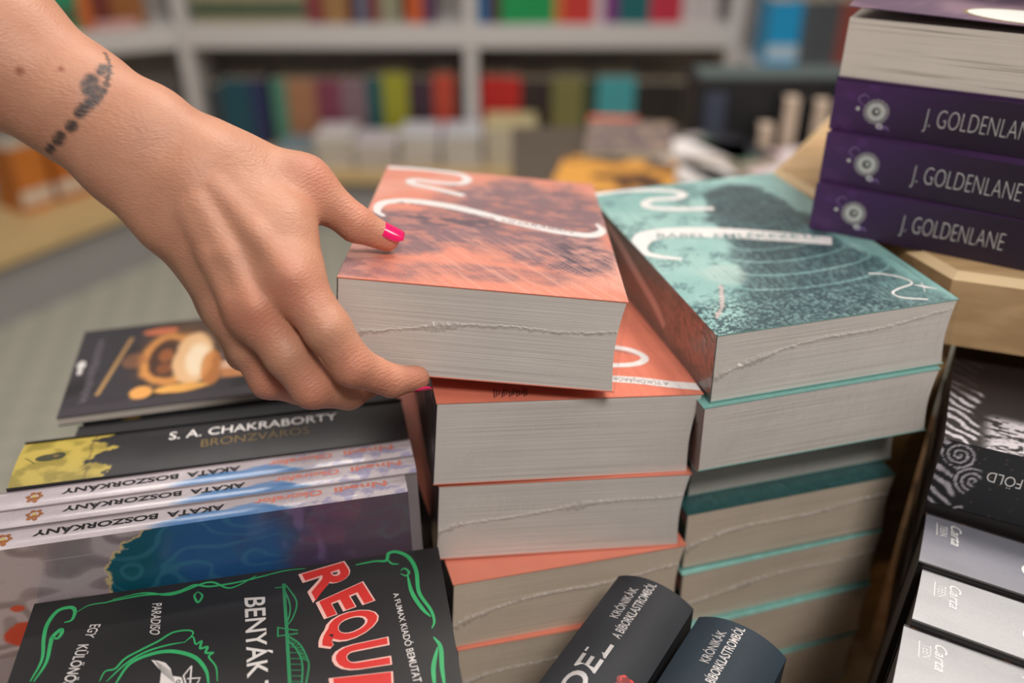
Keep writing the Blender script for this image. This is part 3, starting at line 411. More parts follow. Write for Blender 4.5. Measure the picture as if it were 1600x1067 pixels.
def art_orange(u, v):
    n1 = fbm(u / 13, v / 13, 3, 5); n2 = fbm(u / 8 + v / 20, v / 5, 8, 5); n3 = fbm(u / 40, v / 40, 21, 3)
    col = np.tile(np.array([226., 140., 117.]), (len(u), 1)); col = blend(col, (234, 168, 150), sst(.45, .8, n3))
    def ell(cx, cy, rx, ry, s=0.35): return 1 - sst(1 - s, 1 + s, np.hypot((u - cx) / rx, (v - cy) / ry) + (n1 - .5) * 0.9)
    m = np.maximum.reduce([ell(100, 140, 50, 50), ell(70, 128, 30, 22), ell(50, 88, 52, 26), ell(100, 70, 44, 26), ell(118, 60, 20, 30), ell(24, 60, 26, 18), ell(10, 15, 34, 12) * .6, ell(70, 22, 50, 10) * .5])
    k = np.clip(m * (0.52 + .7 * sst(.34, .60, n2)), 0, 1)
    col = blend(col, (122, 94, 104), k * .9)
    dark = ell(120, 62, 14, 26) * sst(.3, .6, n2); col = blend(col, (78, 66, 82), np.clip(dark, 0, 1) * .85)
    dark = ell(48, 98, 26, 10) * sst(.35, .6, n2); col = blend(col, (84, 66, 80), np.clip(dark, 0, 1) * .7)
    film_glare = sst(.50, .66, vnoise((u * .8 + v * .55) / .85, (v * .8 - u * .55) / 30, 5)) * (1 - sst(55, 95, v)) * sst(15, 60, u) * (.4 + .6 * n3)  # pale diagonal streaks: glare of the wrinkled film, put into the cover colour
    return blend(col, (238, 172, 152), film_glare * .75)
def art_teal(u, v):
    n1 = fbm(u / 14, v / 14, 31, 5); n2 = fbm(u / 1.6, v / 1.6, 35, 3); n3 = fbm(u / 50, v / 50, 4, 3); n4 = fbm(u / 1.0, v / 3.0, 77, 3)
    col = np.tile(np.array([160., 198., 193.]), (len(u), 1)); col = blend(col, (132, 178, 174), sst(.35, .7, n3))
    # clouds and mist of scribble over the left half
    sc = sst(.48, .62, n1) * sst(.38, .58, n2) * (1 - sst(70, 100, u)); col = blend(col, (78, 112, 116), sc * .75)
    # round tower: stacked terraces narrowing upward
    cx = 84.0 + (v - 70) * 0.12; half = np.interp(v, [0, 10, 40, 75, 110, 150, 195], [66, 60, 50, 42, 36, 31, 17]) + (n1 - .5) * 16
    x = (u - cx) / np.maximum(half, 1); tow = (1 - sst(.88, 1.06, np.abs(x))) * (1 - sst(188, 198, v + 10 * x * x + (n1 - .5) * 12))
    ring = (v - 17 * np.sqrt(np.clip(1 - x * x * .95, 0, 1)) * -1.0 - 17)
    band = (ring % 17.0) / 17.0
    tone = 0.62 + 0.38 * sst(.35, .60, n4); tone = tone * (1 - 0.75 * (1 - sst(.05, .17, band)) * (v > 28) * (1 - .8 * sst(95, 118, v))) * (1 - .25 * sst(.5, 1, np.abs(x)))
    base = np.where((v < 30), .75 + .5 * (n2 - .5), 1.0)
    tone = tone * (1 + .25 * sst(105, 140, v) * (fbm(u / 9, v / 14, 91, 4) * 2.2 - .6)); col = blend(col, (44, 64, 70), np.clip(tow * tone * base, 0, 1) * .92)
    # ragged foot of the tower and ground scribble
    gr = (1 - sst(26, 40, v + (n1 - .5) * 22)) * sst(.40, .58, n2) * (1 - sst(104, 116, u + (n1 - .5) * 18 + v * .25)); col = blend(col, (46, 70, 76), gr * .85)
    sh = (1 - sst(.5, 1.0, np.hypot((u - 34) / 14, (v - 62) / 16) + (n1 - .5) * .8)); col = blend(col, (196, 206, 200), sh * .45)
    ln = 1 - sst(.6, 1.6, seg_dist(u, v, [(26, 50), (22, 40), (15, 26), (8, 18)]) + (n2 - .5) * 2); col = blend(col, (214, 188, 184), ln * .8)
    return col
def art_teal_spine(u, v):      # u along the length from the near end, v up
    n1 = fbm(u / 14, v / 8, 12, 4); n2 = fbm(u / 2.5, v / 2.5, 15, 3)
    col = np.tile(np.array([104., 88., 80.]), (len(u), 1)); col = blend(col, (168, 104, 88), sst(95, 20, u) if False else (1 - sst(20, 95, u + (n1 - .5) * 40)) * .8)
    col = blend(col, (64, 62, 58), sst(.42, .62, n2) * .6); col = blend(col, (186, 120, 104), sst(.62, .8, n1) * .4 * (u < 70))
    col = blend(col, (58, 76, 74), (1 - sst(2, 13, v + (n1 - .5) * 8)) * .8); col = blend(col, (150, 120, 110), (1 - sst(4, 9, np.abs(u - 58) + (n2 - .5) * 8)) * .3)
    return col
def dec_orange_top(mb, T, L, s):
    lim = ((0.3, 0.3), (s[0] - .3, s[1] - .3))
    ribbon(mb, T, ART['O1_rib1'], 6.0, 3, lim=lim); ribbon(mb, T, ART['O1_rib2'], [3, 4, 7, 9, 9.5, 9, 9, 9, 9, 8, 5, 2], 3, lim=lim)
    text_quad(mb, T, 'A VISSZHANGOK VIHARÁBAN', [[14, 123], [118, 95.5], [119.5, 100], [15.5, 127.6]], 4, 0.004)
def dec_orange_under(mb, T, L, s):
    lim = ((0.3, 0.3), (s[0] - .3, s[1] - .3))
    ribbon(mb, T, ART['O2_loop'], 4.5, 3, lim=lim); ribbon(mb, T, [[82, 20.5]] + ART['O2_band'], [5, 6.5, 7, 7, 7.5], 3, lim=lim)
    text_line(mb, T, 'A TÜKÖRJÁRÓK', [126.5, 12.8], [97, 20.6], 3.6, 4, 0.02)
    text_line(mb, T, 'VIHARÁBAN', [118.5, 44.5], [104, 53.0], 2.2, 4, 0.0)
    for i in range(14): ribbon(mb, T, [[30 + i * 1.3, 3.5 + (i % 3)], [31 + i * 1.3, 12 - (i % 4)]], .8, 5, smooth=False)
def dec_teal_top(mb, T, L, s):
    lim = ((0.3, 0.3), (s[0] - .3, s[1] - .3))
    ribbon(mb, T, ART['T1_rib1'], 6, 3, lim=lim); ribbon(mb, T, ART['T1_rib2'], [3, 4.5, 6, 9, 14, 15, 15, 15, 15, 14, 12], 3, lim=lim)
    text_quad(mb, T, 'BÁBEL EMLÉKEZETE', [[17, 121.0], [112, 92.0], [114.5, 98.5], [19.5, 127.5]], 4, 0.004)
    ribbon(mb, T, ART['T1_tail'], 1.3, 3, lim=lim)
    ribbon(mb, T, ART['T1_bird'][:3], [.6, 2.4, .4], 3); ribbon(mb, T, ART['T1_bird'][3:], [.4, 1.8, .4], 3, smooth=False)
    ribbon(mb, L, ART['T1_sprib'], [6, 7, 7, 7, 7, 6], 6, lim=((.3, .3), (s[1] - .3, s[2] - .3)))
M_tealtext = mat('teal_lettering', rgb(104, 142, 140), 0.4, 0.05)
M_rosetext = mat('rose_lettering', rgb(158, 118, 122), 0.4, 0.05)
M_pinkish = mat('faded_pink_print', rgb(196, 158, 148), 0.4, 0.08)
M_spine_o = mat('dark_glossy_spine', rgb(52, 44, 46), 0.25, 0.3, 60)
M_hatch = mat('dark_hatch_print', rgb(120, 70, 66), 0.4, 0.1)
GO = 'shrink-wrapped orange novels in the centre stack'; GT = 'shrink-wrapped teal novels in the right stack'
pO = lambda n: POSE[n]
paperback('paperback_book', 'thick orange novel in shrink wrap, topmost of the centre stack, gripped by the hand', pO('O1'), [M_orange, M_spine_o, M_art, M_white, M_rosetext], M_page_cool, 3, art_orange, dec_orange_top, None, GO)
paperback('paperback_book', 'orange novel directly under the held one, its white ribbon upside down', pO('O2'), [M_orange, M_spine_o, M_art, M_white, M_graytext, M_hatch], M_page_cool, 5, None, dec_orange_under, None, GO, seam=False)
paperback('paperback_book', 'orange novel third from the top of the centre stack, film torn', pO('O3'), [M_orange, M_spine_o], M_page_cool, 8, None, None, None, GO)
paperback('paperback_book', 'orange novel fourth from the top of the centre stack, cover corner showing', pO('O4'), [M_orange, M_spine_o], M_page_warm, 11, None, None, None, GO)
O5 = [[-0.0330, 0.3560, -0.4530], [15.5, 0, 3.0], [0.1384, 0.205, 0.048]]
paperback('paperback_book', 'orange novel fifth down in the centre stack, beside the black card with green curls', O5, [M_orange, M_spine_o], M_page_warm, 13, None, None, None, GO)
O6 = [[-0.0330, 0.3590, -0.5140], [13.0, 0, 1.2], [0.1384, 0.205, 0.0585]]
paperback('paperback_book', 'orange novel at the bottom of the centre stack, on the table', O6, [M_orange, M_spine_o], M_page_warm, 17, None, None, None, GO)
tmat = [M_teal, M_tealdark, M_art, M_white, M_tealtext, M_black, M_pinkish]
M_redspine = mat('rust_spine', rgb(112, 72, 66), 0.35, 0.2, 60)
paperback('paperback_book', 'teal novel with a round tower on its cover, topmost of the right stack', pO('T1'), tmat, M_page_cool, 23, art_teal, dec_teal_top, art_teal_spine, GT)
paperback('paperback_book', 'teal novel second from the top of the right stack, below the tower', pO('T2'), [M_teal, M_redspine], M_page_cool, 29, None, None, None, GT, seam=False)
T4 = pO('T4'); tp, ta, td = T4
def tst(dx, dy, z, yaw, t, ay=-0.85): return [[tp[0] + dx, tp[1] + dy, z], [yaw, 0, ay], [td[0], td[1], t]]
T3 = tst(0.002, 0.016, -0.3518, 14.4, 0.0415, -1.0)
paperback('paperback_book', 'teal novel third from the top of the right stack, pushed back between its neighbours', T3, [M_teal, M_tealdark], M_page_cool, 31, None, None, None, GT, seam=False)
M_tealscrib = mat('teal_scribbled_cover', rgb(52, 96, 96), 0.3, 0.45, 240)
M_tealpale = mat('pale_teal_cover', rgb(140, 198, 188), 0.25, 0.2, 200)
paperback('paperback_book', 'teal novel fourth from the top of the right stack, dark cover strip showing', T4, [M_tealscrib, M_tealdark], M_page_warm, 37, None, None, None, GT)
for k, (dx, dy, z, yaw, th, lab) in enumerate([(0.0005, -0.004, -0.4374, 15.5, 0.0422, 'teal novel fifth from the top of the right stack, pale cover edge glinting'),
                                   (0.001, -0.009, -0.4800, 16.5, 0.0422, 'teal novel sixth from the top of the right stack'),
                                   (-0.001, -0.013, -0.5222, 17.5, 0.0416, 'teal novel at the bottom of the right stack, resting on the wooden table')]):
    paperback('paperback_book', lab, tst(dx, dy, z, yaw, th, -0.85 + 0.42 * k), [M_tealpale, M_tealdark], M_page_warm, 41 + k, None, None, None, GT, seam=(k == 0))

# ------------------------------------------------------------------ purple novels on the riser
def art_purple(u, v):
    n1 = fbm(u / 22, v / 14, 9, 4); n2 = fbm(u / 5, v / 9, 19, 3)
    col = np.tile(np.array([72., 42., 92.]), (len(u), 1))
    col = blend(col, (112, 62, 138), sst(.45, .75, n1) * (1 - sst(10, 90, u)) * .9)
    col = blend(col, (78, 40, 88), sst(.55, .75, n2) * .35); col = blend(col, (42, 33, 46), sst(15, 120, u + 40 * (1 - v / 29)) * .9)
    return col
M_purple = mat('purple_cover', rgb(66, 40, 80), 0.4, 0.2, 40)
M_flower = mat('white_flower_print', rgb(196, 198, 194), 0.45, 0.06)
M_flowercore = mat('grey_flower_core', rgb(92, 96, 94), 0.45, 0.3, 900)
M_petal = mat('grey_petal_print', rgb(150, 146, 152), 0.45, 0.15, 300)
M_lilac = mat('lilac_print', rgb(120, 96, 150), 0.45, 0.1)
M_pearl = mat('pearl_lettering', rgb(226, 226, 222), 0.4, 0.1)
def purple(pz, label, seed):
    p, ang, (w, l, t) = pz; root = thing('hardcover_book', label, 'book', pose(p, ang, 0.002), 'purple novels stacked on the riser')
    c = 0.0016; t0 = t - 0.0002; mb = MB()
    mb.box((0, 0, t0 - c), (w, l, t0), 0); mb.box((0, 0, 0), (w, l, c), 0); mb.box((0, 0, c), (w, c, t0 - c), 0)
    F = front_frame(); W, T = w * 1e3, t0 * 1e3
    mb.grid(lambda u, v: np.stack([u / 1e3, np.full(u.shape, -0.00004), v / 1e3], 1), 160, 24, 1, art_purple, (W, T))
    k = ART['P' + str(seed)]; cx, cz = k[0]
    rr = random.Random(seed)
    for i in range(16):
        a = i * math.pi / 8; disc(mb, F, (cx + 5.4 * math.cos(a), cz + 5.4 * math.sin(a)), 2.0, 2.0, 6, .10, 10)
    disc(mb, F, (cx, cz), 5.3, 5.3, 2, .12); disc(mb, F, (cx, cz), 2.5, 2.5, 3, .15); disc(mb, F, (cx + .4, cz + .3), 1.1, 1.1, 2, .18, 10)
    ribbon(mb, F, [(cx + 1, cz - 7), (cx + 4, cz - 9.5), (cx + 7, cz - 8.2), (cx + 9, cz - 10)], 1.5, 4, .11, True)
    disc(mb, F, (cx + 3.2, cz - 8.0), 2.0, 1.7, 2, .12, 12); disc(mb, F, (cx + 3.4, cz - 8.1), .9, .8, 4, .14, 10)
    ribbon(mb, F, [(cx - 7, cz + 2), (cx - 11, cz + 6), (cx - 8, cz + 9), (cx - 5, cz + 7)], .9, 4, .11, True)
    disc(mb, F, (cx - 10.5, cz + .5), 1.2, 1.2, 2, .11, 10)
    a, b = k[1], k[2]; text_line(mb, F, 'J. GOLDENLANE', (a[0], 9.6), (b[0] + 0.5, 9.6), 10.2, 5, -0.027)
    mb.build('cover', [M_purple, M_art, M_flower, M_flowercore, M_lilac, M_pearl, M_petal], root)
    MB().box((0.002, c, c), (w - 0.003, l - 0.004, t0 - c)).build('page_block', M_page_cream, root)
purple(POSE['P1'], 'purple novel with white flower on its spine, lowest of the stack on the riser', 1)
purple(POSE['P2'], 'purple novel with white flower on its spine, middle of the three on the riser', 2)
purple(POSE['P3'], 'purple novel with white flower on its spine, uppermost spine under the cream pages', 3)
# two more lie the other way round, pages to the front
P3 = POSE['P3']
root = thing('hardcover_book', 'book with purple cover curling open, pages forward, above the purple spines', 'book', pose([0.1915, 0.545, -0.1378], [-29.5, 0, 0.2], 0.002), 'purple novels stacked on the riser')
w, l = 0.2, 0.135
MB().box((0.001, 0.0015, 0.0015), (w - 0.002, l - 0.002, 0.0345)).build('page_block', M_page_cream, root)
mb = MB().box((0, 0, 0), (w, l, 0.0014), 0).box((0, l - 0.0016, 0.0014), (w, l, 0.0565), 0)
def lid(u, v):
    x = u / w / 1e3; y = v / l / 1e3
    return np.stack([u / 1e3, v / 1e3 - 0.001 * (1 - y), 0.0368 + 0.0045 * (1 - x) * (1 - y) + 0.020 * y], 1)
def art_lid(u, v):
    n = fbm(u / 20, v / 20, 55, 4); col = np.tile(np.array([112., 88., 104.]), (len(u), 1)); return blend(col, (78, 58, 80), sst(.4, .65, n))
mb.grid(lid, 40, 26, 1, art_lid, (w * 1e3, l * 1e3))
LF = lambda u, v, h: lid(np.asarray(u, float), np.asarray(v, float)) + np.array([0, 0, h / 1e3])
disc(mb, LF, (92, 14), 34, 12, 4, .12, 36); disc(mb, LF, (92, 14), 32, 10.5, 2, .2, 36); disc(mb, LF, (100, 14), 6, 4, 3, .3, 16)
cov = mb.build('cover', [M_purple, M_art, M_flower, M_flowercore, M_dull_gold], root)
sm = cov.modifiers.new('thickness', 'SOLIDIFY'); sm.thickness = 0.0005; sm.offset = -1
root = thing('hardcover_book', 'topmost book on the riser, only its cream page edges in view', 'book', pose([0.205, 0.600, -0.0915], [-33, 6, 0], 0.002), 'purple novels stacked on the riser')
MB().box((0.001, 0.0015, 0.0015), (w - 0.002, l - 0.002, 0.0345)).build('page_block', M_page_cream, root)
MB().box((0, 0, 0), (w, l, 0.0014)).box((0, l - 0.0016, 0.0014), (w, l, 0.0345)).box((0, 0, 0.0345), (w, l, 0.036)).build('cover', M_purple, root)

# ------------------------------------------------------------------ books standing spine-up
def spine_up(name, label, pz, mats, page, decal=None, art_s=None, art_f=None, group=None, arch=0.0, c=0.0006, res=(1.0, 1.0), along='x', cat='book', facew=None, ext=0.0):
    """box of width w along x, thickness l along y, height t along z; spine is the top face"""
    p, ang, (w, l, t) = pz; w += ext; root = thing(name, label, cat, pose(p, ang) @ Matrix.Translation((-ext, 0, 0)), group)
    E = ext * 1e3
    W, Lm, T = w * 1e3, l * 1e3, t * 1e3; mb = MB()
    if along == 'x':
        mb.box((0, 0, 0), (w, c, t - c), 0); mb.box((0, l - c, 0), (w, l, t - c), 0)
        def S(u, v, h): return np.stack([u / 1e3, v / 1e3, t - arch * (2 * v / Lm - 1) ** 2 + h / 1e3 + 0 * u], 1)
        mb.box((0, 0, t - c - arch), (w, l, t - arch - 0.00005), 0)
        pb = MB().box((0.0008, c, 0.0015), (w - 0.0008, l - c, t - c - arch))
    else:                                   # spine runs along y, thickness along x
        mb.box((0, 0, 0), (c, l, t - arch), 0); mb.box((w - c, 0, 0), (w, l, t - arch), 0)
        def S(u, v, h): return np.stack([u / 1e3, v / 1e3, t - arch * np.abs(2 * u / W - 1) ** 2.2 + h / 1e3 + 0 * u], 1)
        mb.box((0, 0, t - c - arch), (w, l, t - arch - 0.0002), 0)
        pb = MB().box((c, 0.003, 0.0025), (w - c, l - 0.003, t - c - arch))
    if along == 'x': mb.grid(lambda u, v: S(u, v, 0), int(W / res[0]), max(4, int(Lm / res[0])), 1, (lambda u, v: art_s(u - E, v)), (W, Lm))
    else:
        n = 32; mb.grid(lambda u, v: S(u, v, 0), n, 30, 1, art_s, (W, Lm))
        for yy in (0, l):                   # close the arched ends
            us = np.linspace(0, W, n + 1); P = S(us, np.full(n + 1, yy * 1e3), 0)
            mb.add(list(P) + [(w, yy, t - arch - 0.001), (0, yy, t - arch - 0.001)], [tuple(range(n + 3))], 0)
    if art_f:
        H = facew or T
        mb.grid(lambda u, v: np.stack([u / 1e3, np.full(u.shape, -0.00004), t - H / 1e3 + v / 1e3], 1), int(W / res[1]), int(H / res[1]), 1, (lambda u, v: art_f(u - E, v)), (W, H))
    if decal: decal(mb, lambda u, v, h: S(np.asarray(u, float) + E, v, h), (W - E, Lm, T))
    cv = mb.build('cover', mats, root, smooth=False)
    if along == 'y': cv.data.polygons.foreach_set('use_smooth', [m_ == 1 for m_ in mb.m])
    pb.build('page_block', page, root)
    return root
# the three marbled books
def ak_blue(u, v):
    n = fbm(u / 6, v / 6, 61, 4); top = 6.0 * np.exp(-((u - 122) / 12) ** 2) + 5.0 * np.exp(-((u - 96) / 16) ** 2) + 2.5
    return (1 - sst(-.8, .8, v - top - (n - .5) * 3)) * sst(68, 84, u) * (1 - sst(136, 146, u))
def art_ak_spine(u, v):
    n = fbm(u / 30, v / 10, 64, 3); col = np.tile(np.array([216., 206., 210.]), (len(u), 1)); col = blend(col, (200, 188, 194), sst(.45, .7, n))
    col = blend(col, (88, 134, 186), ak_blue(u, v)); col = blend(col, (150, 168, 206), ak_blue(u, v) * sst(.5, .8, n))
    n2 = fbm(u / 5, v / 3, 69, 3); return blend(col, (150, 146, 190), sst(130, 150, u) * sst(.52, .64, n2) * .6)
def art_ak_face(u, v0):        # v measured from the bottom of the painted strip (70 mm high); v = height on the cover
    v = v0 + 60; n = fbm(u / 16, v / 16, 70, 3); n2 = fbm(u / 5, v / 5, 71, 4)
    bnd = np.interp(v, [60, 93, 108, 123, 131], [44, 48, 49, 60, 76]) + (n2 - .5) * 8
    mar = np.sin((fbm(u / 30, v / 20, 73, 2) * 3.6 + u / 60 + v / 60) * 5.5)
    col = np.tile(np.array([142., 128., 132.]), (len(u), 1)); col = blend(col, (172, 158, 162), sst(-.2, .5, mar)); col = blend(col, (118, 106, 112), sst(.3, .9, -mar) * .5)
    sea = np.tile(np.array([22., 84., 100.]), (len(u), 1)); sea = blend(sea, (44, 88, 140), sst(62, 92, u + (n - .5) * 20)); sea = blend(sea, (84, 70, 96), sst(112, 150, u + (n - .5) * 40)); sea = blend(sea, (96, 78, 92), sst(150, 180, u))
    wl = np.sin((fbm(u / 30, v / 14, 75, 2) * 2.2 + v / 22) * 9); sea = blend(sea, (70, 130, 150), sst(.55, .98, wl) * .3 * (1 - sst(110, 150, u)) + sst(.8, .98, wl) * .12)
    sea = blend(sea, (150, 120, 170), sst(.6, .8, fbm(u / 9, v / 20, 78, 3)) * sst(120, 140, u) * .4)
    col = blend(col, sea, sst(-.5, .5, u - bnd)) if False else col * (1 - sst(-.5, .5, u - bnd))[:, None] + sea * sst(-.5, .5, u - bnd)[:, None]
    col = blend(col, (206, 180, 128), (1 - sst(.5, 1.3, np.abs(u - bnd))) * .9)
    col = blend(col, (166, 154, 160), (1 - sst(.2, .6, np.abs(v - 119.5))) * (u < 62) * .6)
    red = (1 - sst(.85, 1.05, np.hypot((u - 6) / 13, (v - 74) / 9) + (n2 - .5) * .3)); col = blend(col, (190, 52, 34), red)
    red = (1 - sst(.85, 1.05, np.hypot((u - 4) / 4, (v - 92) / 2.5) + (n2 - .5) * .8)); return blend(col, (190, 62, 44), red)
M_brown = mat('bronze_print', rgb(160, 100, 58), 0.4, 0.3, 500)
M_coral = mat('coral_lettering', rgb(228, 140, 122), 0.4, 0.05)
M_lilacgrey = mat('lilac_grey_cover', rgb(150, 138, 142), 0.4, 0.08)
def dec_ak(mb, S, s):
    text_line(mb, S, 'AKATA', (108.5, 10.9), (80.5, 10.9), 4.4, 2, 0.034); text_line(mb, S, 'BOSZORKÁNY', (76.5, 11.1), (18.5, 11.1), 4.4, 2, 0.034)
    text_line(mb, S, 'Nnedi', (190, 12.0), (163, 11.8), 4.6, 3, 0.03); text_line(mb, S, 'Okorafor', (157, 11.7), (123, 11.2), 4.6, 3, 0.03)
    disc(mb, S, (5.5, 7.5), 3.4, 3.4, 4, .1, 12)
    for k in range(6): disc(mb, S, (5.5 + 3.2 * math.cos(k), 7.5 + 3.6 * math.sin(k)), 1.3, 1.0, 4, .13, 8)
    disc(mb, S, (5.5, 7.8), 1.2, 1.2, 5, .16, 8)
akm = [M_lilacgrey, M_art_gloss, M_black, M_coral, M_brown, M_gold]
GA = 'marbled lilac novels standing spine-up'
for n_, lab, ft in (('AK3', 'marbled lilac and blue novel standing spine up, front of three', art_ak_face), ('AK2', 'marbled lilac novel standing spine up, middle of three', None), ('AK1', 'marbled lilac novel spine up, rear of three, touching the gold spine', None)):
    spine_up('paperback_book', lab, POSE[n_], akm, M_page_y, dec_ak, art_ak_spine, ft, GA, facew=70 if ft else None, res=(0.8, 0.8), arch=0.0012, ext=0.018)
# black and gold spine
def art_br(u, v):
    n = fbm(u / 7, v / 5, 81, 4); n2 = fbm(u / 40, v / 20, 83, 3)
    b = 44 + (n - .5) * 22 + 5 * np.sin(v / 3.3); g = 1 - sst(-.6, .6, u - b)
    col = np.tile(np.array([44., 42., 45.]), (len(u), 1)); col = blend(col, (32, 31, 34), sst(.4, .7, n2))
    col = blend(col, (70, 66, 62), (fbm(u / 1.4, v / 1.4, 88, 2) > .8).astype(float) * sst(150, 175, u) * .7)
    gold = np.tile(np.array([188., 166., 78.]), (len(u), 1)); gold = blend(gold, (150, 134, 58), sst(.4, .65, fbm(u / 10, v / 6, 85, 3)))
    gold = blend(gold, (96, 84, 44), (1 - sst(.3, .9, np.abs(u - 37 - (n - .5) * 8))) * .7 * (n > .4))
    return col * (1 - g)[:, None] + gold * g[:, None]
def dec_br(mb, S, s):
    a = ART['BR']['sa']; text_quad(mb, S, 'S. A. CHAKRABORTY', [(78, 26.3), (171, 26.6), (171, 34.5), (78, 34.5)], 2, 0.006)
    text_quad(mb, S, 'BRONZVÁROS', [(96, 15.6), (155, 16), (155, 22.6), (96, 22.4)], 3, 0.0)
    e = ART['BR']['emb'][0]; disc(mb, S, e, 6.5, 3.2, 4, .1, 20); disc(mb, S, (e[0] + 5, e[1] + .6), 4, 3.4, 4, .12, 16); disc(mb, S, (e[0] + 4, e[1] + .6), 1.6, 1.2, 5, .15, 12)
    for k in range(5): ribbon(mb, S, [(e[0] - 8 - k, e[1] - 2 + k), (e[0] - 6 - k, e[1] - 4 + k)], .5, 4, .1, smooth=False)
M_greenblack = mat('dark_green_emblem', rgb(62, 62, 44), 0.45, 0.3, 300)
brm = [M_rqblack, M_art, M_white, M_dull_gold, M_greenblack, M_dull_gold]
GB = 'black and gold novels standing spine-up'
spine_up('paperback_book', 'thick black novel with ragged gold band on its spine, standing spine up', POSE['BR'], brm, M_page_y, dec_br, art_br, None, GB, res=(0.9, 1), arch=0.002)
def art_br2(u, v):
    g = (1 - sst(.9, 1.1, np.hypot((u - 29) / 6, (v - 8) / 12) + (fbm(u / 4, v / 4, 91, 3) - .5) * .6)); col = np.tile(np.array([40., 40., 42.]), (len(u), 1)); return blend(col, (190, 150, 70), g)
q = POSE['BR']
a12 = math.radians(12.19); ox, oy = -math.sin(a12), math.cos(a12)
spine_up('paperback_book', 'dark novel squeezed between the gold spine and the copper pot book', [[q[0][0] + ox * 0.0425 + 0.017, q[0][1] + oy * 0.0425 + 0.004, -0.434], [12.19, 0, 0], [0.19, 0.036, 0.1135]], brm, M_page_y, None, art_br2, None, GB, res=(1.2, 1), arch=0.001)
spine_up('paperback_book', 'dark novel hidden below the book with the copper pot', [[q[0][0] + ox * 0.080 + 0.019, q[0][1] + oy * 0.080 + 0.004, -0.434], [12.19, 0, 0], [0.19, 0.044, 0.1135]], brm, M_page_y, None, art_br2, None, GB, res=(2, 1), arch=0.001)
# book with the copper pot lying on top
def art_pot(u, v):
    n = fbm(u / 8, v / 8, 101, 4); n2 = fbm(u / 30, v / 30, 103, 3)
    col = np.tile(np.array([50., 46., 52.]), (len(u), 1)); col = blend(col, (30, 28, 30), sst(.4, .7, n2)); x0 = 62.
    def el(cx, cy, rx, ry, s=.12): return 1 - sst(1 - s, 1 + s, np.hypot((u - cx) / rx, (v - cy) / ry) + (n - .5) * .25)
    col = blend(col, (112, 74, 44), el(68, 62, 26, 46, .5) * .8)
    ring = el(60, 58, 19, 36) * (1 - el(60, 58, 12, 26)); col = blend(col, (206, 140, 74), ring)
    col = blend(col, (74, 46, 34), el(58, 58, 11, 24)); col = blend(col, (150, 88, 48), el(58, 62, 5, 9)); col = blend(col, (130, 76, 42), el(58, 45, 5, 7))
    col = blend(col, (232, 188, 140), el(76, 55, 13, 34)); col = blend(col, (250, 228, 196), el(79, 52, 8, 22, .3)); col = blend(col, (210, 130, 62), el(88, 40, 7, 22) * .8)
    col = blend(col, (226, 166, 84), el(70, 18, 16, 5)); col = blend(col, (222, 158, 84), el(46, 18, 7, 8) * (v < 26)); col = blend(col, (150, 96, 60), el(38, 60, 8, 10) * .6)
    col = blend(col, (226, 120, 80), el(52, 98, 12, 5) * .8); col = blend(col, (196, 150, 90), (1 - sst(.8, 2.0, seg_dist(u, v, [(20, 22), (27, 60), (33, 92)]))) * .8)
    for y, cc in ((40, (220, 178, 150)), (56, (90, 84, 100)), (70, (200, 150, 110)), (84, (214, 170, 96)), (30, (196, 130, 80))): col = blend(col, cc, (1 - sst(5, 6.5, np.abs(v - y + (u - 95) * .05))) * sst(92, 96, u))
    return blend(col, (60, 54, 60), (1 - sst(9, 12, v + (n - .5) * 5)) * .9)
p, ang, dim = POSE['PB']
root = thing('paperback_book', 'thin dark book with a glowing copper pot on its cover', 'book', pose([p[0], p[1], -0.3200], [13.7, -0.3, -0.1]))
w, l, t = dim; mb = MB().box((0, 0, t - 0.0006), (w, l, t)).box((0, 0, 0), (w, l, 0.0006))
mb.box((0, l - 0.0006, 0.0006), (w, l, t - 0.0006))
mb.grid(lambda u, v: np.stack([u / 1e3, v / 1e3, np.full(u.shape, t + 0.00004)], 1), 150, 100, 1, art_pot, (w * 1e3, l * 1e3))
Tf = top_frame(t); rr = random.Random(4)
disc(mb, Tf, (4.8, 62), 2.6, 5.5, 2); disc(mb, Tf, (5.0, 53), 1.6, 3.6, 2)
for k in range(13):
    y = 14 + k * 6.3; ribbon(mb, Tf, [(10 + rr.uniform(-1, 1), y), (15 + rr.uniform(-1, 1), y + 2), (11, y + 4), (16, y + 5)], 1.0, 3)
mb.build('cover', [M_rqblack, M_art, M_offwhite, mat('dim_grey_script', rgb(96, 90, 98), 0.5, 0.1)], root)
MB().box((0.0004, 0.0004, 0.0006), (w - 0.0008, l - 0.0006, t - 0.0006)).build('page_block', pages_mat('paper_edges_white', rgb(176, 166, 156), rgb(214, 204, 194)), root)

